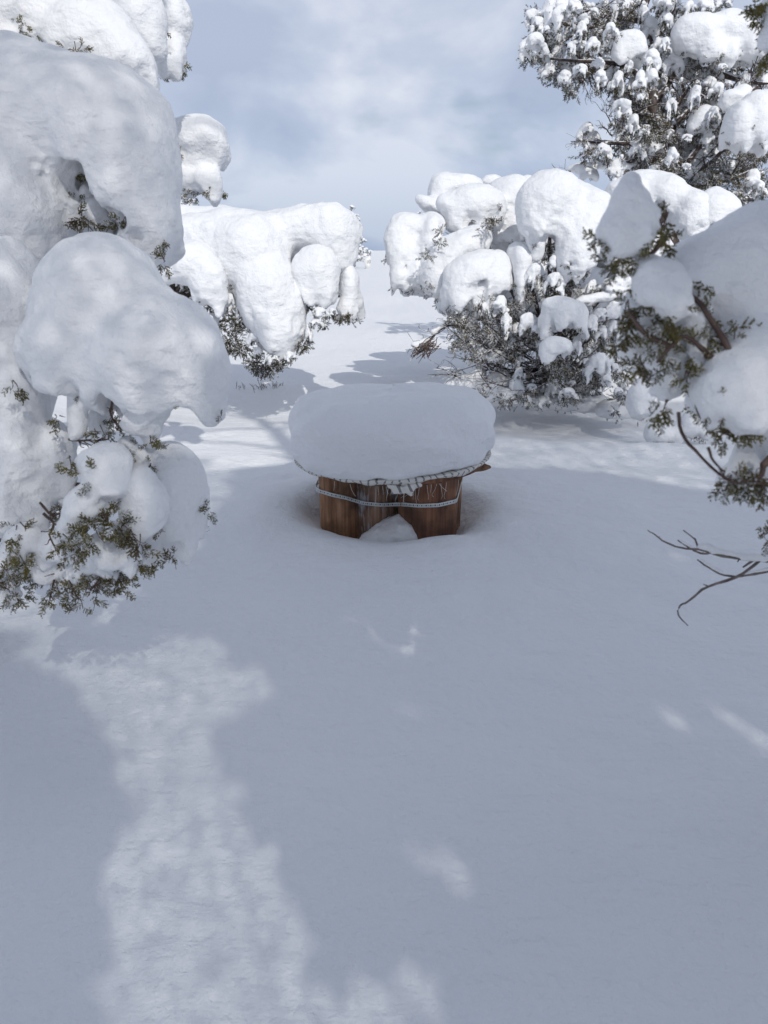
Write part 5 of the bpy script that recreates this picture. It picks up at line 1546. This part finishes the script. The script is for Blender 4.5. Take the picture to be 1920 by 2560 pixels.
pts = [(262, 250, 30), (300, 265, 28), (235, 345, 30), (225, 375, 24), (300, 390, 34), (345, 405, 34), (385, 460, 34), (330, 470, 34), (350, 540, 30), (300, 460, 28),
       (390, 700, 26), (400, 740, 26), (420, 790, 40), (480, 825, 34), (520, 840, 20), (410, 860, 40), (395, 920, 40), (460, 950, 26), (420, 985, 40), (520, 1000, 48), (590, 1030, 34), (470, 1040, 40), (400, 1050, 44), (500, 1090, 40), (540, 1100, 24), (390, 1130, 44), (450, 1130, 36)]
extra = [(260, 540, 40), (200, 620, 50), (280, 620, 50), (330, 620, 40), (220, 720, 60), (310, 700, 50), (180, 820, 70), (300, 800, 60), (150, 920, 70), (280, 920, 70), (120, 1030, 80), (260, 1040, 80), (180, 1120, 70), (330, 1130, 50)]
far_tree('slender snow-dusted tree far off beside the gap', K9, 88.0, pts, extra, (885, 655))
far_tree('tip of a distant tree peeking over the bush right of the gap', K9, 95.0, [(1450, 335, 18), (1420, 360, 18), (1400, 410, 18), (1310, 420, 16), (1345, 430, 14), (1440, 430, 24)], [(1420, 500, 40), (1480, 560, 60), (1420, 640, 70), (1480, 740, 80), (1420, 850, 80), (1450, 960, 80)], (1046, 652))
far_tree('distant frosted treetop showing under the ball of snow at left', K1, 60.0, [(1160, 1290, 20), (1190, 1275, 18), (1210, 1300, 20), (1245, 1300, 20), (1175, 1320, 18), (1230, 1325, 18), (1140, 1270, 20), (1140, 1320, 20)], [(1180, 1380, 50), (1100, 1400, 60), (1200, 1460, 70), (1120, 1520, 80)], (455, 668))

# small white cabinet by the far tree
t = 84.0
c = W(919, 660, t)
zb = gz(c[0], c[1])
zb = c[2]
cab = thing('white_cabinet', 'small white box with dark slots and a snow top, by the distant tree', 'box', (c[0], c[1], zb))
w_ = K9.size(100, t); h_ = K9.size(110, t)


def box_vf(x0, x1, y0, y1, z0, z1):
    V = np.array([(x, y, z) for x in (x0, x1) for y in (y0, y1) for z in (z0, z1)])
    return V, np.array([(0, 1, 3, 2), (4, 6, 7, 5), (0, 4, 5, 1), (2, 3, 7, 6), (0, 2, 6, 4), (1, 5, 7, 3)])


B0 = np.array([c[0], c[1], zb])
V, F = box_vf(-w_ / 2, w_ / 2, 0, w_ * .6, -.6, h_); body = part('body', V + B0, F, M_WHITE, cab, False)
for xs_, hs_ in ((-0.05, .55), (0.20, .62), (0.42, .66)):
    V, F = box_vf(xs_ * w_ - w_ * .04, xs_ * w_ + w_ * .04, -.012, .02, h_ * .08, h_ * hs_); part('slot', V + B0, F, M_DARK, body, False)
V, F = sdf_mesh([('e', B0 + np.array([0, w_ * .3, h_ * 1.02]), np.array([w_ * .55, w_ * .4, h_ * .14]), 0)], 0.03, k=.05, amp=.02, cell=.2, finger=0, seed=2)
part('snow_top', V, F, M_SNOW, cab)

# dry weeds poking out of the snow below the left bush
for i, (u, v, wpx, n) in enumerate([(648, 990, 20, 12), (692, 988, 30, 14), (604, 990, 14, 5)]):
    p = on_ground(u, v, gz(*on_ground(u, v)))
    z0 = gz(p[0], p[1])
    root_ = np.array([p[0], p[1], z0])
    tb_ = []
    for k in range(n):
        s0 = root_ + np.array([rng.normal(0, .035), rng.normal(0, .05), -.02])
        L_ = rng.uniform(.05, .13)
        e_ = s0 + np.array([rng.normal(0, .03), rng.normal(0, .03), L_])
        tb_.append(tube([s0, (s0 + e_) / 2 + rng.normal(0, .006, 3), e_], .0028, .0016, 4))
        tb_.append(tube([(s0 + e_) / 2, e_ + np.array([rng.normal(0, .02), 0, -.01])], .0018, .0013, 4))
    V, F = join(tb_)
    o = add('dry_weed', mesh_np('dry_weed', V - root_, F, M_GRASS)); o.location = root_
    tag(o, ['sparse dry weed stems in the snow, middle of three tufts', 'widest tuft of dry weed stems, nearest the gap', 'smallest tuft of dry weed stems, farthest left'][i], 'dry weed', 'dry weeds under the left bush')
